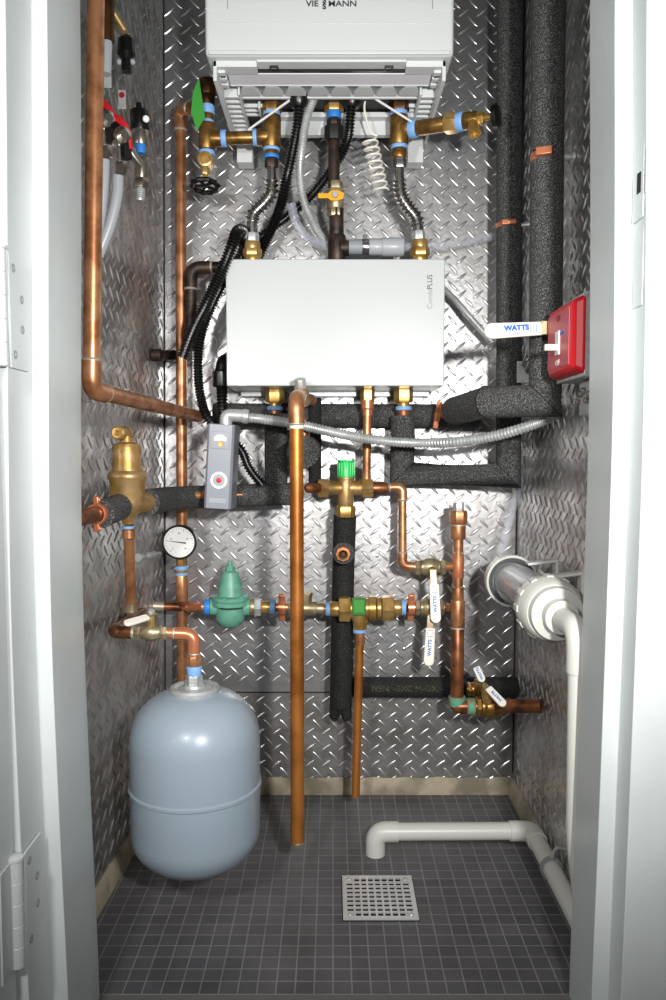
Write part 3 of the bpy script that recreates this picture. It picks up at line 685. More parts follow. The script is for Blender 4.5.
# ------------------------------------------------------------------ air separator
AY = 1.18; ka = R(1, AY)
asx = thing('air_separator', P(127, 525, AY), 'brass air separator with small vent on top, near left wall', 'air separator')
top = P(126.5, 436, AY); bot = P(128, 524, AY); dz = (top - bot).length
MB().lathe(bot, top - bot, [(0, .008), (.006, .009), (.016, .016), (.026, .0245), (.034, .0262), (.066, .0262), (.070, .0290), (.075, .0290), (.079, .0262), (.081, .0215), (dz * .86, .0212), (dz * .91, .019), (dz * .93, .010), (dz, .009)], 40).build('body', M['brass_cast'], asx, smooth=40)
MB().ball(P(126, 433, AY), .009, 18).build('cap', M['brass'], asx)
vd = (P(117.5, 433, AY - .03) - P(126, 433, AY))
MB().lathe(P(126, 433, AY), vd, [(0, .007), (.016, .0075), (.018, .0105), (.030, .0105), (.032, .008), (.032, .004), (.026, .003)], 18).build('vent_outlet', M['brass'], asx)
MB().tube([P(110, 510, 1.14), P(123, 506, 1.175)], .0125, 18).build('inlet', M['brass_cast'], asx)
MB().tube([P(131, 505, 1.185), P(148, 502, 1.23)], .0165, 18).build('outlet', M['brass_cast'], asx)
MB().lathe(P(128, 526, AY), (0, 0, -1), [(0, .0092), (.004, .0092)], 18).build('blue_tape', M['blue'], asx)
vp = [P(128.5, 526, AY), P(131.5, 612, 1.24)]
cpv = pipe('copper_pipe', 'slim copper pipe dropping from the brass air separator', 'pipe', vp, .0082, M['copper'])
MB().lathe(P(128.7, 530, AY), (0, 0, -1), [(0, .0098), (.012, .0098), (.013, .0085)], 18).build('coupling', M['copper'], cpv)
MB().lathe(P(131.3, 602, 1.235), (0, 0, -1), [(0, .0095), (.016, .0098)], 18).build('coupling', M['brass_dull'], cpv)

# run to the tank
VY = 1.17; kv = R(1, VY)
run = [P(182, 607, 1.53), P(146, 606, 1.52), P(113, 632, VY), P(158, 633, VY)]
o = pipe('copper_pipe', 'copper pipe turning from back corner forward to the white handled valve above the tank', 'pipe', run, .0082, M['copper_dark'], elbows=(1, 2), elbow_m=M['copper_dark'], rad=.017)
MB().tube(fillet([P(164, 606.5, 1.525), P(146, 606, 1.52), P(140, 610, 1.46)], .014), .0100, 18).build('greyed_elbow', M['solder'], o)
run2 = [P(168, 633, VY), Vector((TX, VY, P(193, 634, VY).z)), Vector((TX, TY, P(193, 660, VY).z))]
o = pipe('copper_pipe', 'short copper elbow pipe dropping onto the tank neck', 'pipe', run2, .0082, M['copper_bright'], elbows=(1,), rad=.017)
parts_on_axis(o, (TX, TY, P(193, 656, VY).z), (TX, TY, zt + .020), [('threaded_adapter', 0, .5, .0115, .0125, 'copper', 8), ('blue_tape', .48, 1.0, .0120, .0105, 'blue', 22)])

def ball_valve(label, c, axis, L, r, lever_pts, lw, m='brass_dull', word='WATTS', face=(0, -1, 0), tab=None, group='white handled ball valves', stem=None):
    """lever_pts: start and end of the white sleeve (world); lw sleeve width"""
    c = Vector(c); ax = Vector(axis).normalized()
    t = thing('ball_valve', c, label, 'valve', group)
    MB().lathe(c - ax * L/2, ax, [(0, r*.78), (L*.2, r*.8), (L*.22, r), (L*.30, r*1.02), (L*.38, r*1.25), (L*.5, r*1.3), (L*.62, r*1.25), (L*.70, r*1.02), (L*.78, r), (L*.80, r*.8), (L, r*.78)], 24).build('body', M[m], t)
    MB().hexa(c, ax, -L*.47, -L*.30, r*1.12).build('hex_end', M[m], t); MB().hexa(c, ax, L*.30, L*.47, r*1.12).build('hex_end', M[m], t)
    A, B = Vector(lever_pts[0]), Vector(lever_pts[1]); d = (B - A).normalized(); n = Vector(face).normalized(); n = (n - d * n.dot(d)).normalized(); s = d.cross(n)
    pivot = Vector(tab) if tab is not None else A - d * .02
    MB().lathe(c, pivot - c, [(0, r*.7), ((pivot-c).length * .9, r*.6), ((pivot-c).length + .003, r*.35)], 14).build('stem', M['brass'], t)
    MB().hexa(pivot, n, 0, .005, .0055).build('stem_nut', M['galv'], t)
    lv = MB(); mid = (pivot - d*.006 + A + d * .01)/2; lv.box(mid, ((A + d*.01 - pivot + d*.006).length, lw * .62, .0022), (d, s, n))
    lv = lv.build('lever', M['brass_dull'] if m != 'steel' else M['steel'], t, bevel=.0006)
    # rounded sleeve
    w2 = lw/2; out = [A - s*w2*.9, A + s*w2*.9]
    LL = (B-A).length - w2
    for i in range(9):
        q = PI/2 - PI * i/8; out.append(A + d * (LL + math.cos(q) * w2) + s * math.sin(q) * w2)
    sl = MB().prism([p - n*.0025 for p in out], n * .005).build('handle_sleeve', M['lever'], lv, bevel=.0012)
    if word:
        text(word, lw * .46, A + d * (LL * .60) + n * .0027, -d, n, M['ink'], lv, squeeze=1.0, bold=.0003)
        if LL > .05:
            bm_ = MB(); cc_ = A + d * LL * .16 + n * .0026
            for (a, b, w_, h_) in ((-.006, 0, .0009, .010), (.006, 0, .0009, .010), (0, .005, .006, .0008), (0, -.005, .006, .0008)):
                bm_.box(cc_ + d * a + s * b, (w_, h_, .0004), (d, s, n))
            bm_.build('box_mark', M['ink'], lv)
    return t
ball_valve('brass ball valve with short white handle above the expansion tank', P(151, 632.5, VY), (1, 0, 0), .052, .0098, (P(148, 617, VY - .02), P(124.5, 624, VY - .055)), .0125, tab=P(151, 613, VY - .005), face=(.1, -.45, .8), word='', m='brass_dull')

# ------------------------------------------------------------------ pressure gauge
GA = 1.475
pg = thing('pressure_gauge', P(182, 576, GA), 'round white dial pressure gauge with black rim', 'gauge')
gc = P(179.5, 542, GA - .02)
rg = R(17.5, GA - .02)
gcase = MB().lathe(gc, (0, -1, 0), [(-.022, rg*.8), (-.018, rg*.95), (0, rg*.97), (.004, rg), (.006, rg*.97), (.006, rg*.89), (.003, rg*.87)], 48).build('case', M['black'], pg)
MB().lathe(gc + Vector((0, -.0028, 0)), (0, -1, 0), [(0, rg*.88), (.0008, rg*.88)], 40).build('dial', M['dial'], pg)
tk_ = MB()
for i in range(27):
    a = math.radians(225 - i * 270/26); long = i % 5 == 0
    d_ = Vector((math.cos(a), 0, math.sin(a))); r0 = rg * (.66 if long else .74)
    tk_.box(gc + Vector((0, -.0038, 0)) + d_ * (r0 + rg*.80)/2, (rg*.80 - r0, .0003, .0007), (d_, Vector((0, 1, 0)), d_.cross(Vector((0, 1, 0)))))
tk_.build('scale_marks', M['dark_ink'], pg)
for i, s_ in enumerate(('0', '20', '40', '60', '80')):
    a = math.radians(225 - i * 270/4); text(s_, .0042, gc + Vector((math.cos(a)*rg*.52, -.0038, math.sin(a)*rg*.52)), (1, 0, 0), (0, -1, 0), M['dark_ink'], pg, 'numeral')
nd = Vector((math.cos(math.radians(-7)), 0, math.sin(math.radians(-7)))); ns = nd.cross(Vector((0, 1, 0)))
c_ = gc + Vector((0, -.0045, 0))
MB().prism([c_ - nd*rg*.65 + ns*.0003, c_ - nd*rg*.65 - ns*.0003, c_ + nd*rg*.15 - ns*.0009, c_ + nd*rg*.4 - ns*.0013, c_ + nd*rg*.4 + ns*.0013, c_ + nd*rg*.15 + ns*.0009], (0, -.0004, 0)).build('needle', M['black'], pg)
kk = R(1, GA)
parts_on_axis(pg, P(181, 557, GA), P(182, 592, GA), [('stem', 0, .3, 5*kk, 5*kk, 'brass', 6), ('blue_tape', .25, .36, 7*kk, 7*kk, 'blue', 22), ('brass_bushing', .34, .46, 7*kk, 7*kk, 'brass', 6), ('blue_tape', .44, .52, 6.6*kk, 6.6*kk, 'blue', 22), ('copper_adapter', .5, 1.25, 6.4*kk, 6*kk, 'copper', 22)])
MB().tube([P(182, 596, GA), P(182, 604, 1.545)], .0115, 16).build('branch', M['copper'], pg)

# ------------------------------------------------------------------ water feed run at y=607
WY = 1.482; kw = R(1, WY)
o = pipe('copper_pipe', 'short copper pipe between the riser tee and the green regulator', 'pipe', PP([(184, 607, 1.53), (208, 607, WY)]), .0082, M['copper_bright'])
MB().lathe(P(190, 607, 1.52), (1, 0, 0), [(-.006, .0098), (.014, .0098)], 18).build('tee_socket', M['copper'], o)
MB().lathe(P(203, 607, WY), (1, 0, 0), [(-.002, .0105), (.008, .0105)], 18).build('adapter', M['copper'], o)
pr_ = thing('pressure_regulator', P(230.5, 627, WY), 'green cast bell shaped water pressure regulator', 'pressure regulator')
zb0 = P(230.5, 628, WY); zt0 = P(230.5, 560, WY); hh = (zt0 - zb0).length
MB().lathe(zb0, (0, 0, 1), [(0, .004), (.002, .012), (.008, .021), (.018, .0275), (.032, .0285), (.040, .0285)], 32).build('bowl', M['green_cast'], pr_)
zf = P(230.5, 603, WY)
MB().lathe(zf, (0, 0, 1), [(-.004, .033), (-.003, .0365), (.004, .0365), (.0055, .034), (.007, .036), (.013, .036), (.0145, .033)], 12).build('flange', M['green_cast'], pr_)
MB().lathe(zf, (0, 0, 1), [(.012, .030), (.016, .025), (.040, .0205), (.060, .0150), (.064, .0090), (.072, .0085), (.0725, .0045), (.083, .004)], 32).build('bell', M['green_cast'], pr_)
MB().hexa(zf, (0, 0, 1), .063, .070, .0105).build('adjusting_nut', M['green_cast'], pr_)
for i in range(6):
    a = i * PI/3 + .3; MB().lathe(zf + Vector((math.cos(a)*.032, math.sin(a)*.032, .013)), (0, 0, 1), [(0, .0035), (.003, .0035)], 6).build('bolt', M['green_cast'], pr_)
MB().lathe(P(211, 607, WY), (1, 0, 0), [(0, .0155), (.02, .0165)], 22).build('inlet_port', M['green_cast'], pr_)
MB().lathe(P(244, 607, WY), (1, 0, 0), [(0, .0165), (.016, .0155)], 22).build('outlet_port', M['green_cast'], pr_)
parts_on_axis(pr_, P(205, 607, WY), P(212, 607, WY), [('blue_tape', 0, .8, .0155, .0155, 'bluedeep', 22)])
MB().tube(spline(PP([(236, 590, WY - .03), (244, 587, WY-.035), (250, 590, WY-.03), (260, 592, WY-.03)]), 5), .0007, 6).build('tag_wire', M['galv'], pr_)
un = thing('pipe_union', P(262, 614, WY), 'nickel and brass union joining the green regulator to the copper clamp', 'union')
parts_on_axis(un, P(250, 607, WY), P(292, 607.5, WY), [('collar', 0, .12, .0165, .0165, 'brass_dull', 22), ('nickel_nut', .10, .27, .0175, .0175, 'galv', 6), ('brass_barrel', .27, .5, .0125, .0125, 'brass', 22), ('blue_tape', .48, .60, .0145, .0145, 'blue', 22), ('copper_tail', .6, 1.0, .0085, .0085, 'copper', 22)])
st = thing('strainer', P(309, 618, WY), 'dull brass strainer body behind the tall front copper pipe', 'strainer')
parts_on_axis(st, P(288, 607.5, WY), P(330, 609, WY), [('end', 0, .2, .0125, .0125, 'brass_dull', 6), ('body', .15, .68, .0175, .0135, 'brass_dull', 22), ('neck', .65, .85, .0105, .0105, 'brass_dull', 22), ('blue_tape', .9, 1.02, .0135, .0135, 'blue', 22), ('copper_tail', .8, .95, .0095, .0095, 'copper', 22)])
MB().hexa(P(305, 609, WY), (.12, -.1, 1), .010, .034, .011).build('top_cap', M['brass_dull'], st)
bf = thing('backflow_preventer', P(365, 625, WY), 'bright brass backflow preventer with green label in the middle run', 'backflow preventer')
A, B = P(330, 609, WY), P(404, 607.5, WY)
body = parts_on_axis(bf, A, B, [('end_tube', 0, .16, .0145, .0145, 'brass', 22), ('hex_end', .12, .27, .0255, .0255, 'brass', 6), ('shoulder', .27, .32, .0205, .0205, 'brass', 22), ('body', .30, .56, .0195, .0195, 'brass', 22),
    ('ring', .52, .62, .0235, .0235, 'brass', 22), ('ring', .63, .69, .0215, .0215, 'brass', 22), ('hex_end', .70, .86, .0255, .0255, 'brass', 6), ('tail', .86, .97, .0155, .0155, 'brass', 22), ('blue_tape', .95, 1.02, .0150, .0150, 'blue', 22)])
gl_ = MB().box(P(359, 606.5, WY - .0205), (.0265, .003, .0345)).build('green_label', M['green_label'], bf, bevel=.0008)
MB().box(P(359, 606.5, WY - .0222), (.019, .0008, .024)).build('light_panel', M['green_tag'], gl_)
MB().lathe(P(360, 614, WY), (0, 0, -1), [(0, .0165), (.008, .0160), (.016, .0135), (.030, .0130)], 22).build('vent_port', M['brass'], bf)
MB().lathe(P(360, 629, WY), (0, 0, -1), [(0, .0135), (.006, .0135)], 22).build('blue_tape', M['blue'], bf)
o = pipe('copper_pipe', 'slim copper vent pipe dropping from the backflow preventer nearly to the floor', 'pipe', [P(360, 632, WY), P(355.5, 796, WY)], .0083, M['copper_front'])
MB().lathe(P(360, 633, WY), (0, 0, -1), [(0, .0098), (.022, .0098), (.023, .0085)], 18).build('coupling', M['copper'], o)

# tall relief pipe in front
FY = 1.25
fpt = [P(303, 393, 1.45), P(296.5, 399, FY), P(297.5, 843, FY)]
fr = pipe('copper_pipe', 'tall front copper discharge pipe hanging from the white box almost to the floor', 'pipe', fpt, .0112, M['copper_front'], elbows=(1,), elbow_m=M['copper'], rad=.022)
MB().lathe(P(297.5, 841, FY), (0, 0, -1), [(0, .0113), (.0005, .0116), (.004, .0116), (.005, .008)], 18).build('brass_end', M['brass_dull'], fr)
MB().lathe(P(296.8, 421, FY), (0, 0, -1), [(0, .01125), (.0002, .0117), (.012, .0117), (.0122, .01125)], 20).build('paper_label', M['lever'], fr)
rv = thing('relief_valve', P(303, 386, 1.44), 'grey brass relief valve body under the white box behind the front pipe', 'valve')
parts_on_axis(rv, P(300, 379, 1.38), P(303, 408, 1.40), [('cap', 0, .35, .0105, .0105, 'galv', 8), ('body', .3, .9, .0125, .0125, 'brass_dull', 22)])
MB().tube(PP([(304, 420, 1.42), (304, 438, 1.42)]), .0095, 14).build('bronze_drop', M['copper_dark'], rv)
MB().tube(PP([(303, 398, 1.42), (312, 400, 1.46)]), .010, 14).build('side_port', M['copper'], rv)
MB().lathe(P(310, 398, 1.46), (0, 0, 1), [(0, .013), (.004, .013)], 16).build('blue_tape', M['blue'], rv)

# nuts and drops under the box
def box_nut(x, label, r=.0165, drop=True):
    t = thing('brass_union', P(x, 408, 1.51), label, 'union', 'hex unions under the white box')
    parts_on_axis(t, P(x, 386, 1.51), P(x, 413, 1.51), [('hex_nut', 0, .62, r*1.12, r*1.12, 'brass', 6), ('neck', .6, .82, r*.72, r*.72, 'brass', 22), ('blue_tape', .76, .9, r*.95, r*.95, 'blue', 22), ('copper_tail', .88, 1.15, r*.72, r*.72, 'copper', 22)])
box_nut(275, 'brass hex union under the left of the white box')
box_nut(403.5, 'brass hex union under the right of the white box')
box_nut(367.5, 'slimmer brass union under the white box feeding the mixing valve', .0125)
o = pipe('copper_pipe', 'slim copper pipe from the white box down to the mixing valve', 'pipe', PP([(367.5, 402, 1.50), (366.5, 484, 1.50)]), .0082, M['copper'])
MB().lathe(P(367.5, 400, 1.50), (0, 0, -1), [(0, .0125), (.016, .0125), (.019, .0100), (.03, .0098)], 20).build('reducer', M['copper_bright'], o)

# mixing valve
XY = 1.50
mv = thing('mixing_valve', P(346, 518, XY), 'brass thermostatic mixing valve with bright green cap', 'mixing valve')
parts_on_axis(mv, P(346, 460, XY), P(345.5, 517, XY), [('green_cap', 0, .30, .0158, .0172, 'green', 22), ('collar', .29, .36, .0165, .0165, 'brass_cast', 22), ('body', .34, .82, .0165, .0150, 'brass_cast', 22), ('hex_outlet', .8, 1, .0195, .0195, 'brass', 6)])
parts_on_axis(mv, P(318, 488, XY), P(373, 488, XY), [('hex_inlet', .0, .20, .0200, .0200, 'brass_cast', 6), ('arm', .18, .82, .0138, .0138, 'brass_cast', 22), ('hex_inlet', .80, 1.0, .0200, .0200, 'brass_cast', 6)])
cap_rib = MB()
for i in range(18):
    a = i * 2*PI/18; q = P(346, 469, XY); cap_rib.box(q + Vector((math.cos(a)*.0163, math.sin(a)*.0163, 0)), (.0016, .0016, .024))
cap_rib.build('grip_ribs', M['green'], mv)
o = pipe('copper_pipe', 'short copper elbow entering the mixing valve from behind the front pipe', 'pipe', PP([(309, 488, 1.53), (309, 488, 1.46), (322, 488, 1.50)]), .0098, M['copper_dark'])
o = pipe('copper_pipe', 'slim copper pipe from the mixing valve turning down to the upper white handled valve', 'pipe', PP([(372, 488, XY), (402.5, 487, XY), (402.5, 566, 1.49), (420, 567, 1.49)]), .0080, M['copper'], elbows=(1, 2), rad=.012)
MB().lathe(P(373, 488, XY), (1, 0, 0), [(0, .0125), (.018, .0125), (.026, .010), (.03, .0085)], 20).build('reducer', M['copper_dark'], o)
tp = thing('test_port', P(343, 561, 1.46), 'small copper test port poking forward through foam below the mixing valve', 'port')
MB().lathe(P(343.5, 553, 1.475), (0, -1, 0), [(-.01, .019), (.004, .0215), (.007, .0205), (.007, .012)], 22).build('foam_collar', M['foam'], tp)
MB().hexa(P(343, 553, 1.475), (0, -1, 0), .004, .018, .0145, seg=8).build('hex_ring', M['copper_bright'], tp)
MB().lathe(P(343, 553, 1.475), (0, -1, 0), [(.010, .0098), (.024, .0098), (.025, .008), (.018, .0062)], 22).build('nipple', M['brass'], tp)
MB().lathe(P(343, 553, 1.475), (0, -1, 0), [(.019, .0060), (.0215, .005)], 6).build('plug', M['bronze'], tp)

# valves and riser right
ball_valve('upper of two brass ball valves left of the copper riser, long white handle hanging down', P(430, 567, 1.49), (1, 0, 0), .062, .0138, (P(434, 584, 1.455), P(436, 623, 1.44)), .0195, tab=P(433, 573, 1.465))
ball_valve('lower of two brass ball valves left of the copper riser, long white handle hanging down', P(429, 607.5, 1.482), (1, 0, 0), .058, .0138, (P(430.5, 628, 1.455), P(428.5, 666, 1.445)), .0195, tab=P(430, 617, 1.46))
ri = pipe('copper_pipe', 'copper riser at the right with stacked fittings and square plug on top', 'pipe', PP([(458.5, 522, 1.48), (457, 698, 1.46)]), .0095, M['copper'])
RY = 1.48; kr = R(1, RY)
parts_on_axis(ri, P(458.5, 503, RY), P(458.2, 545, RY), [('square_plug', 0, .2, .0105, .0105, 'galv', 6), ('adapter', .18, .5, .0175, .0150, 'copper', 8), ('solder_ring', .5, .54, .0152, .0152, 'solder', 22), ('reducer', .52, .86, .0140, .0140, 'copper', 22)])
parts_on_axis(ri, P(458.2, 556, 1.478), P(457.9, 600, 1.472), [('solder_ring', -.1, -.05, .0112, .0112, 'solder', 22), ('tee_body', -.05, .5, .0112, .0112, 'copper_bright', 22), ('solder_ring', .68, .72, .0105, .0105, 'solder', 22), ('coupling', .72, 1.02, .0112, .0112, 'copper', 22)])
parts_on_axis(ri, P(457.8, 600, 1.472), P(457.6, 628, 1.468), [('large_tee', 0, 1, .0135, .0135, 'copper', 22), ('solder_ring', .97, 1.03, .0142, .0142, 'solder', 22)])
parts_on_axis(ri, P(457.6, 628, 1.468), P(457, 697, 1.455), [('lower_pipe', 0, 1, .0125, .0125, 'copper_dark', 22)])
MB().tube(PP([(443, 567, 1.49), (458, 566, 1.477)]), .0082, 16).build('upper_branch', M['copper'], ri)
MB().tube(PP([(441, 607.5, 1.50), (457, 608, 1.47)]), .0082, 16).build('lower_branch', M['copper'], ri)
lr = thing('copper_elbow', P(458, 712, 1.45), 'green corroded copper elbow at the foot of the right riser', 'elbow')
MB().lathe(P(457, 696, 1.455), (0, 0, -1), [(0, .0155), (.004, .0165), (.018, .0155)], 20).build('socket', M['patina'], lr)
MB().tube(fillet([P(457, 700, 1.455), P(457, 706.5, 1.452), P(467, 706.5, 1.45)], .012), .0135, 18).build('bend', M['copper_dark'], lr)
MB().lathe(P(466, 706.5, 1.45), (1, 0, -.01), [(0, .0125), (.002, .0158), (.018, .0158), (.020, .013)], 20).build('side_socket', M['patina'], lr)
o = pipe('copper_pipe', 'dark copper pipe running from the low valve into the right wall', 'pipe', [P(498, 706, 1.43), Vector((XR, 1.385, P(545, 706, 1.385).z))], .0122, M['copper_dark'])
ball_valve('larger low brass valve at the foot of the riser, angled white handle', P(489, 706.5, 1.44), (1, 0, -.02), .052, .0165, (P(488, 688, 1.40), P(505, 706, 1.375)), .0155, tab=P(486, 688, 1.41), word='WATTS', face=(.3, -.8, .35), m='brass_aged')
ball_valve('smaller low brass valve behind the riser foot, short angled white handle', P(477, 689, 1.50), (1, 0, 0), .040, .0125, (P(476, 667, 1.46), P(483, 682, 1.45)), .0150, tab=P(478, 680, 1.475), word='WATTS', face=(.2, -.9, .2), m='brass_aged')

# ------------------------------------------------------------------ grey control box
QY = 1.385
qa = thing('aquastat', P(216, 511, QY), 'tall grey temperature control box with round white and red dial', 'control box')
TLc, TRc, BLc, BRc = P(208, 424, QY), P(235, 424, QY), P(204, 509, QY), P(230, 509, QY)
up = ((TLc - BLc)).normalized(); rt = Vector((up.z, 0, -up.x)); wq = (TRc - TLc).length; hq = (TLc - BLc).length
c0 = (TLc + BRc) / 2
outl = []
dq = .078
for (a, b) in ((-.5, .0), (-.5, dq), (.5, dq), (.5, .0)): pass
qc = MB().prism([c0 - up*hq/2 + rt*(-wq/2) + Vector((0, .004, 0)), c0 - up*hq/2 + rt*(-wq/2+.004), c0 - up*hq/2 + rt*(wq/2-.004), c0 - up*hq/2 + rt*(wq/2) + Vector((0, .004, 0)), c0 - up*hq/2 + rt*(wq/2 + .001) + Vector((0, dq, 0)), c0 - up*hq/2 + rt*(-wq/2) + Vector((0, dq, 0))], up*hq).build('cover', M['slate'], qa, bevel=.0015)
def qp(a, b, d=.0): return c0 + rt*a*wq + up*b*hq + Vector((0, -d, 0))
MB().box(qp(.0, .31, .0006), (wq*.72, .0016, .0305), (rt, Vector((0, 1, 0)), up)).build('window_frame', M['slate'], qa, bevel=.0005)
MB().prism([qp(-.22, .30, .0018), qp(.22, .30, .0018), qp(.24, .34, .0018), qp(.1, .375, .0018), qp(-.1, .375, .0018), qp(-.24, .34, .0018)], (0, -.0006, 0)).build('scale_window', M['dial'], qa)
MB().lathe(qp(.02, .265, .0012), (0, -1, 0), [(0, .0052), (.002, .0045)], 16).build('adjuster', M['brass'], qa)
dl = MB().lathe(qp(.02, -.16, -.0002), (0, -1, 0), [(0, .0150), (.0012, .0150)], 32).build('round_label', M['dial'], qa)
MB().lathe(qp(.02, -.16, .0008), (0, -1, 0), [(0, .0108), (.0006, .0105)], 28).build('grey_ring', M['milky'], dl)
MB().lathe(qp(.02, -.16, .0010), (0, -1, 0), [(0, .0050), (.002, .0042), (.0024, .002)], 18).build('red_button', M['red'], dl)
MB().box(qp(.0, -.40, .0003), (wq*.62, .001, .008), (rt, Vector((0, 1, 0)), up)).build('name_strip', M['milky'], qa)

# ------------------------------------------------------------------ red switch on the right wall
sw = thing('emergency_switch', (XR, 1.14, P(570, 376, 1.14).z), 'red plated emergency switch box on the right wall', 'switch')
z0s, z1s = P(583, 376, 1.08).z, P(583, 293, 1.08).z
MB().box((XR - .0185, 1.135, (z0s+z1s)/2), (.037, .132, (z1s-z0s) + .002)).build('metal_box', M['galv'], sw, bevel=.001)
X1, X0 = XR - .035, XR - .053
zz0, zz1 = z0s + .002, z1s - .002
rc = MB(); Yn, Yf = 1.066, 1.197
b0 = [Vector((X1, Yn, zz0)), Vector((X1, Yf, zz0)), Vector((X1, Yf, zz1)), Vector((X1, Yn, zz1))]
t0 = [Vector((X0, Yn+.008, zz0+.008)), Vector((X0, Yf-.004, zz0+.006)), Vector((X0, Yf-.004, zz1-.006)), Vector((X0, Yn+.008, zz1-.008))]
k0 = len(rc.v); rc.v += b0 + t0; rc.ring_faces(k0, k0+4, 4); rc.f += [(k0+3, k0+2, k0+1, k0), (k0+4, k0+5, k0+6, k0+7)]
rc.build('red_cover', M['red'], sw, bevel=.006)
MB().box((X1 + .001, 1.137, (zz0+zz1)/2), (.003, .132, zz1-zz0+.006)).build('flange', M['red'], sw, bevel=.001)
MB().lathe((X1 - .001, Yn + .006, zz1 - .004), (-1, -.4, 0), [(0, .004), (.003, .003)], 12).build('screw', M['galv'], sw)
MB().box((X0 - .0003, 1.138, (zz0+zz1)/2), (.0012, .104, zz1-zz0-.030)).build('label_plate', M['redlab'], sw)
zc_ = (zz0+zz1)/2
MB().box((X0 - .0015, 1.137, zc_ - .004), (.003, .018, .034)).build('toggle_slot', M['lever'], sw, bevel=.0006)
MB().box((X0 - .010, 1.138, zc_ - .010), (.020, .009, .009), None).build('toggle', M['lever'], sw, bevel=.001)
text('ON', .013, (X0 - .0012, 1.137, zc_ + .031), (0, -1, 0), (-1, 0, 0), M['reddark'], sw)
text('OFF', .011, (X0 - .0012, 1.137, zc_ - .032), (0, -1, 0), (-1, 0, 0), M['lever'], sw)
text('EMERGENCY', .006, (X0 - .0012, 1.120, zc_ + .008), (0, -1, 0), (-1, 0, 0), M['ink'], sw, squeeze=.8)
# small wall box and lugs below the switch
jb = thing('junction_fitting', (XR, 1.12, P(583, 400, 1.12).z), 'crumpled metal conduit fitting on the right wall below the red switch', 'fitting')
MB().box((XR - .010, 1.115, P(583, 398, 1.115).z), (.02, .06, .05)).build('body', M['galv'], jb, bevel=.003)
for i in range(5):
    MB().lathe((XR - .02, 1.09 + i*.013, P(583, 395 + 6*math.sin(i*2), 1.11).z), (-1, 0, 0), [(0, .005), (.004, .005), (.006, .003)], 10).build('stud', M['steel'], jb)
ob = thing('pipe_hanger', P(527, 372, 1.44), 'small crinkled metal strap behind the slimmer right insulated pipe', 'strap')
for i in range(4):
    q = P(522 + i*3.4, 366 + (i % 2)*6, 1.44); MB().tube([q, q + Vector((.006, -.004, .022)), q + Vector((.012, 0, .010))], .0022, 6).build('crinkle', M['steel'], ob)
MB().box(P(526, 372, 1.455), (.034, .002, .040)).build('strap', M['galv'], ob, bevel=.0008)

# lever of the valve inside the front right insulation
wl = thing('ball_valve', P(545, 328, 1.22), 'ball valve lever with long white handle sticking left from the thick insulated pipe', 'valve', 'white handled ball valves')
A, B = P(541, 328.5, 1.20), P(484.5, 331.5, 1.17); d = (B-A).normalized(); n = Vector((0, -1, 0)); n = (n - d*n.dot(d)).normalized(); s = d.cross(n); w2 = .0115
outl = [A - s*w2*.88, A + s*w2*.88]; LL = (B-A).length - w2
for i in range(9):
    q = PI/2 - PI*i/8; outl.append(A + d*(LL + math.cos(q)*w2) + s*math.sin(q)*w2)
sl = MB().prism([p - n*.003 for p in outl], n*.006).build('handle_sleeve', M['lever'], wl, bevel=.0014)
tdir = -d
text('WATTS', .0108, A + d*LL*.52 + n*.0034 + Vector((0, 0, .0022)), tdir, n, M['ink'], sl, squeeze=1.15, bold=.0006)
text('LFFBV-3', .0045, A + d*LL*.50 + n*.0034 - Vector((0, 0, .0068)), tdir, n, M['ink'], sl)
for q in (.22,):
    c = A + d*LL*q*.8 + n*.0034
    for (a, b, w_, h_) in ((-.005, 0, .001, .011), (.005, 0, .001, .011), (0, .0055, .006, .0008), (0, -.0055, .006, .0008)):
        MB().box(c + tdir*a + Vector((0, 0, b)), (w_, .0004, h_)).build('box_mark', M['ink'], sl)
MB().box(P(544, 328, 1.205), (.012, .010, .021)).build('lever_end', M['brass_dull'], wl, bevel=.001)
MB().tube([P(545, 328, 1.21), P(546, 328, 1.25)], .009, 14).build('stem', M['brass'], wl)

# ------------------------------------------------------------------ condensate neutraliser on right wall
NX, NZ = .3225, .484
nt = thing('condensate_neutraliser', (NX, 1.3, NZ - .05), 'clear and white plastic condensate neutraliser cylinder clipped along the right wall', 'neutraliser')
MB().lathe((NX, 1.20, NZ), (0, 1, 0), [(0, .036), (.225, .036)], 40).build('clear_body', M['clearcyl'], nt)
MB().lathe((NX, 1.21, NZ), (0, 1, 0), [(0, .029), (.205, .029)], 30).build('inner_media', M['galv'], nt)
MB().lathe((NX, 1.392, NZ), (0, 1, 0), [(0, .0375), (0, .0465), (.022, .0465), (.024, .044), (.024, 0)], 40, False).build('far_cap', M['pvc'], nt)
MB().lathe((NX, 1.388, NZ), (0, 1, 0), [(0, .0365), (0, .0425), (.006, .0425)], 40, False).build('dark_seal', M['dark_ink'], nt)
cl = MB(); prof = []
MB().lathe((NX, 1.118, NZ), (0, 1, 0), [(0, .020), (.002, .041), (.010, .046), (.022, .046), (.026, .048), (.052, .048), (.056, .046), (.066, .044), (.082, .038)], 40).build('near_union', M['pvc'], nt)
for i in range(12):
    a = i*PI/6; cl.box((NX + math.cos(a)*.0475, 1.158, NZ + math.sin(a)*.0475), (.005, .022, .010), (Vector((math.cos(a), 0, math.sin(a))), Vector((0, 1, 0)), Vector((-math.sin(a), 0, math.cos(a)))))
cl.build('grip_ribs', M['pvc'], nt, bevel=.001)
MB().lathe((NX, 1.085, NZ), (0, 1, 0), [(0, .024), (.018, .0245), (.022, .038), (.036, .040)], 36).build('end_plug', M['pvc'], nt)
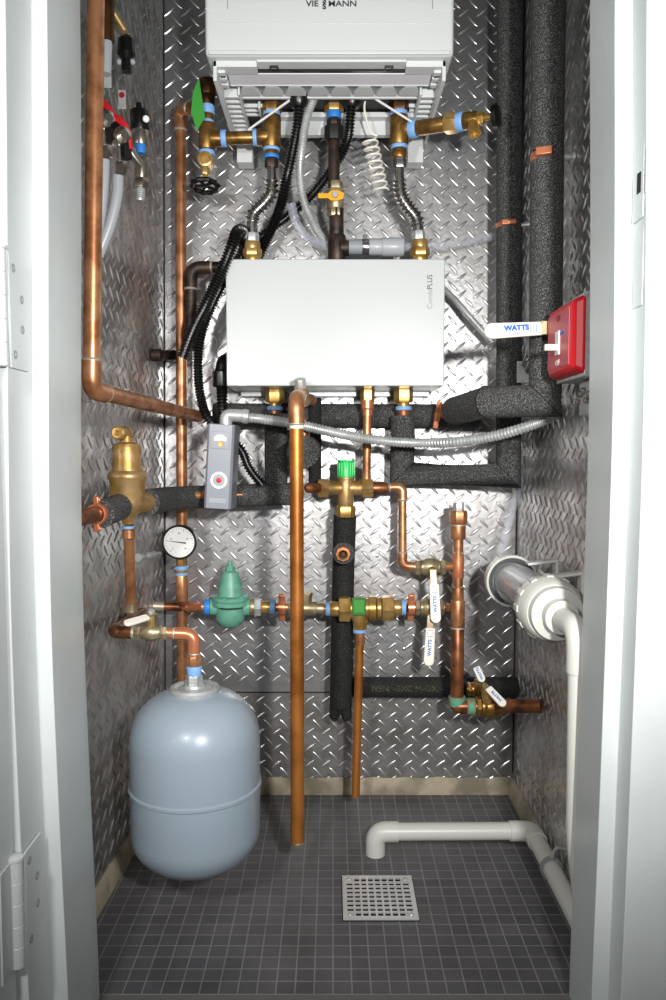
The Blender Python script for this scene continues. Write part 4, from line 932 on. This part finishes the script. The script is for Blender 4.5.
for y in (1.30, 1.165):
    br_ = MB(); z = NZ + .046
    br_.prism([Vector((NX + .005, y, z)), Vector((XR, y, z + .006)), Vector((XR, y, z + .002)), Vector((NX + .005, y, z - .004))], (0, .02, 0))
    br_.prism([Vector((XR - .004, y, z + .004)), Vector((XR, y, z + .004)), Vector((XR, y, z - .05)), Vector((XR - .004, y, z - .05))], (0, .02, 0))
    br_.prism([Vector((NX + .028, y, z - .012)), Vector((XR, y, z - .040)), Vector((XR, y, z - .046)), Vector((NX + .026, y, z - .018))], (0, .02, 0))
    br_.build('wall_clip', M['pvc'], nt, bevel=.0006)
pv = [Vector((NX, 1.10, NZ)), Vector((NX+.002, 1.015, NZ)), Vector((NX + .004, 1.015, .20)), Vector((.356, 1.015, .044))]
dp = pipe('pvc_pipe', 'white plastic drain pipe dropping from the neutraliser beside the right jamb', 'pipe', pv[:3] + [Vector((.344, 1.012, .06))], .0145, M['pvc'], elbows=(1,), elbow_m=M['pvc'], rad=.03, solder=False, elbow_len=1.9)
PZ = .040; PYf = 1.352
xe = P(375.5, 840, PYf).x
fpv = pipe('pvc_pipe', 'white plastic drain pipe lying on the tiled floor along right wall and above the drain', 'pipe',
     [Vector((xe, PYf, .006)), Vector((xe, PYf, PZ)), Vector((.3555, PYf + .004, PZ)), Vector((.3555, 1.02, PZ))], .0152, M['pvc'], elbows=(1, 2), elbow_m=M['pvc'], rad=.022, solder=False, elbow_len=1.2)
MB().lathe((P(516, 832, PYf).x, PYf + .004, PZ), (1, 0, 0), [(0, .0156), (.003, .0180), (.005, .0156)], 20).build('cement_ring', M['lilac'], fpv)
stp = thing('pipe_strap', (.356, 1.23, .02), 'small metal strap holding the floor plastic pipe to the right wall', 'strap')
MB().lathe((.3555, 1.225, PZ), (0, 1, 0), [(0, .0158), (0, .0185), (.010, .0185), (.010, .0158), (0, .0158)], 24, False).build('band', M['greyp'], stp)
MB().tube(fillet([Vector((.3555, 1.230, PZ + .018)), Vector((.362, 1.23, PZ + .036)), Vector((XR, 1.23, PZ + .032))], .006), .0028, 8).build('hook', M['galv'], stp)

# ------------------------------------------------------------------ floor drain
d0, d1, e0, e1 = .0155, .132, 1.152, 1.2735
fd = thing('floor_drain', ((d0+d1)/2, (e0+e1)/2, 0), 'square stainless floor drain grate set in the dark mosaic tiles', 'drain')
MB().box(((d0+d1)/2, (e0+e1)/2, .0006), (d1-d0+.003, e1-e0+.003, .0008)).build('recess', M['hole'], fd)
gm = MB(); nb = 9; b0_ = .007
for a in (0, 1):
    gm.box(((d0+d1)/2, e0 + b0_/2 if not a else e1 - b0_/2, .0025), (d1-d0, b0_, .003))
    gm.box((d0 + b0_/2 if not a else d1 - b0_/2, (e0+e1)/2, .00245), (b0_, e1-e0-.0004, .003))
for i in range(1, nb):
    gm.box((d0 + b0_ + (d1-d0-2*b0_)*i/nb, (e0+e1)/2, .0025), (.0031, e1-e0-.002, .0026))
    gm.box(((d0+d1)/2, e0 + b0_ + (e1-e0-2*b0_)*i/nb, .0023), (d1-d0-.0024, .0031, .0026))
for a in (d0 + .011, d1 - .011):
    for b in (e0 + .011, e1 - .011): gm.box((a, b, .00235), (.0105, .0105, .003))
gr = gm.build('grate', M['drain'], fd, smooth=0)
for a in (d0 + .011, d1 - .011):
    for b in (e0 + .011, e1 - .011): MB().lathe((a, b, .004), (0, 0, 1), [(0, .0038), (.0012, .003)], 12).build('screw', M['galv'], gr)

# ------------------------------------------------------------------ left wall cluster, upper left
cy = 1.16
def CP(px, py, Y=cy): return P(px, py, Y)
t1 = MB().tube(spline([CP(105, 160), CP(104, 185), CP(100, 225), CP(92, 262, 1.14)]), .0072, 14).build('plastic_tube', M['milky']); tag(t1, 'milky plastic tube mostly hidden behind the thick left copper pipe', 'tube', 'milky tubes at upper left')
t2 = MB().tube(spline([CP(118, 176), CP(117, 195), CP(110, 225), (CP(98, 256))]), .0080, 14).build('plastic_tube', M['milky']); tag(t2, 'milky plastic tube curving right of the thick left copper pipe', 'tube', 'milky tubes at upper left')
kc = R(1, cy)
def service_valve(label, x, y, n0):
    t = thing('service_valve', CP(x, y), label, 'valve', 'red lever service valves')
    parts_on_axis(t, CP(x, y + 14), CP(x, y + 32), [('hex_nut', 0.3, 1, 5.6*kc, 5.6*kc, 'chrome', 6), ('neck', -.1, .4, 4*kc, 4*kc, 'chrome', 22)])
    MB().lathe(CP(x - 3, y - 2, cy - .02), (0.55, -.8, 0), [(0, .012), (.010, .014), (.022, .012), (.026, .006)], 20).build('valve_body', M['chrome'], t)
    sp_ = [CP(x - 12, y - 26, cy - .03), CP(x - 2, y - 22, cy - .03), CP(x + 6, y - 10, cy - .03), CP(x + 8, y + 8, cy - .03)]
    MB().tube(spline(sp_, 5), [.0055] * 16, 8).build('lever', M['lever_red'], t)
    MB().tube(spline([p + Vector((-.004, 0, -.012)) for p in sp_], 5), [.0085] * 16, 8).build('lever_core', M['black'], t)
    MB().tube(spline([p + Vector((-.012, -.004, -.016)) for p in sp_[1:]] , 5), [.003] * 11, 8).build('steel_edge', M['chrome'], t)
    return t
service_valve('red lever service valve partly hidden behind the thick left copper pipe', 106, 126, 0)
service_valve('red lever service valve nearer the back wall at upper left', 121, 142, 1)
ps = thing('pressure_switch', CP(140, 145, 1.24), 'small black capped brass vent with white button on the left wall', 'vent')
parts_on_axis(ps, CP(139, 108, 1.24), CP(141, 156, 1.24), [('stem', -.1, .15, 3*kc, 3*kc, 'black', 12), ('black_cap', .06, .5, 9.5*kc, 9.5*kc, 'black', 22), ('brass_collar', .48, .78, 9.5*kc, 8*kc, 'chrome', 22), ('blue_tape', .76, .95, 5.5*kc, 4.5*kc, 'bluedeep', 22)])
MB().ball(P(146, 119, 1.215), .0052, 14).build('white_button', M['dial'], ps)
hv = thing('hose_valve', CP(141, 200, 1.24), 'nickel hose valve with threaded end below the black capped vent', 'valve')
parts_on_axis(hv, CP(124, 143, 1.20), CP(141, 166, 1.22), [('slanted_arm', 0, 1, 5*kc, 4.5*kc, 'chrome', 22)])
parts_on_axis(hv, CP(142, 158, 1.24), CP(140, 201, 1.24), [('body', 0, .5, 7.5*kc, 6.5*kc, 'chrome', 22), ('hex_nut', .48, .72, 8*kc, 8*kc, 'chrome', 6), ('threaded_end', .72, 1, 4.6*kc, 4.6*kc, 'galv', 22)])
for i in range(5):
    q = CP(140.4, 190 + i*2, 1.24); MB().lathe(q, (0, 0, 1), [(-.0006, 4.6*kc), (0, 5.3*kc), (.0006, 4.6*kc)], 16).build('thread', M['galv'], hv)
gp = pipe('plastic_pipe', 'grey white plastic pipe behind the thick left copper pipe near the top', 'pipe', [CP(107, 40), CP(106, 74)], .0075, M['milky'])
MB().lathe(CP(107, 42), (0, 0, 1), [(0, .010), (.03, .011), (.065, .012)], 18).build('dark_elbow', M['bronze'], gp)
tn_ = thing('tank_valve', CP(126, 70, 1.2), 'black knobbed valve with brass rod at the top left corner', 'valve')
MB().tube([CP(112, 10, 1.18), CP(126, 33, 1.2)], .0042, 12).build('rod', M['brass'], tn_)
MB().tube([CP(118, 22, 1.2), CP(126, 36, 1.2)], .0065, 12).build('brass_nut', M['brass_dull'], tn_)
MB().lathe(CP(126, 36, 1.2), (0, 0, -1), [(0, .006), (.006, .012), (.026, .0135), (.034, .008), (.052, .0075)], 18).build('black_body', M['black'], tn_)
for s in (-1, 1): MB().ball(CP(126 + 6.5*s, 62, 1.2), .0045, 12).build('white_cap', M['milky'], tn_)
for i, (x, y, lab) in enumerate(((107.5, 78, 'small silver tag partly behind the thick left copper pipe'), (122, 99, 'small silver tag above the red levers at upper left'))):
    a, b = CP(x - 4, y - 9, 1.17), CP(x + 4, y + 10, 1.17); cx_ = (a + b)/2
    o = MB().box(cx_, (abs(b.x - a.x), .0012, abs(a.z - b.z))).build('metal_tag', M['galv'], bevel=.002); tag(o, lab, 'tag', 'silver tags')
    MB().lathe(cx_ + Vector((0, -.0008, .006)), (0, -1, 0), [(0, .0042), (.0005, .0042)], 18).build('red_mark', M['reddark'], o)

# ------------------------------------------------------------------ small wall hardware
so = thing('wall_standoff', P(147, 554, 1.45), 'small steel standoff bolt on the left wall beside the gauge', 'bolt')
parts_on_axis(so, Vector((XL, 1.40, P(147, 554, 1.45).z)), P(160, 553, 1.47), [('flange', 0, .12, .008, .008, 'galv', 22), ('rod', .1, 1, .0028, .0028, 'galv', 12), ('nut', .42, .8, .0058, .0058, 'galv', 6)])
for x, y, lab in ((404, 649, 'tiny round wall screw below the pair of white handled valves'), (377, 556, 'tiny round wall screw right of the small test port')):
    sc_ = MB().lathe(P(x, y, D - .001), (0, -1, 0), [(-.001, .0035), (.0012, .003), (.0018, .001)], 12).build('screw', M['chrome']); tag(sc_, lab, 'screw', 'wall screws')

for o in S.objects:
    if '_o' in o: del o['_o']
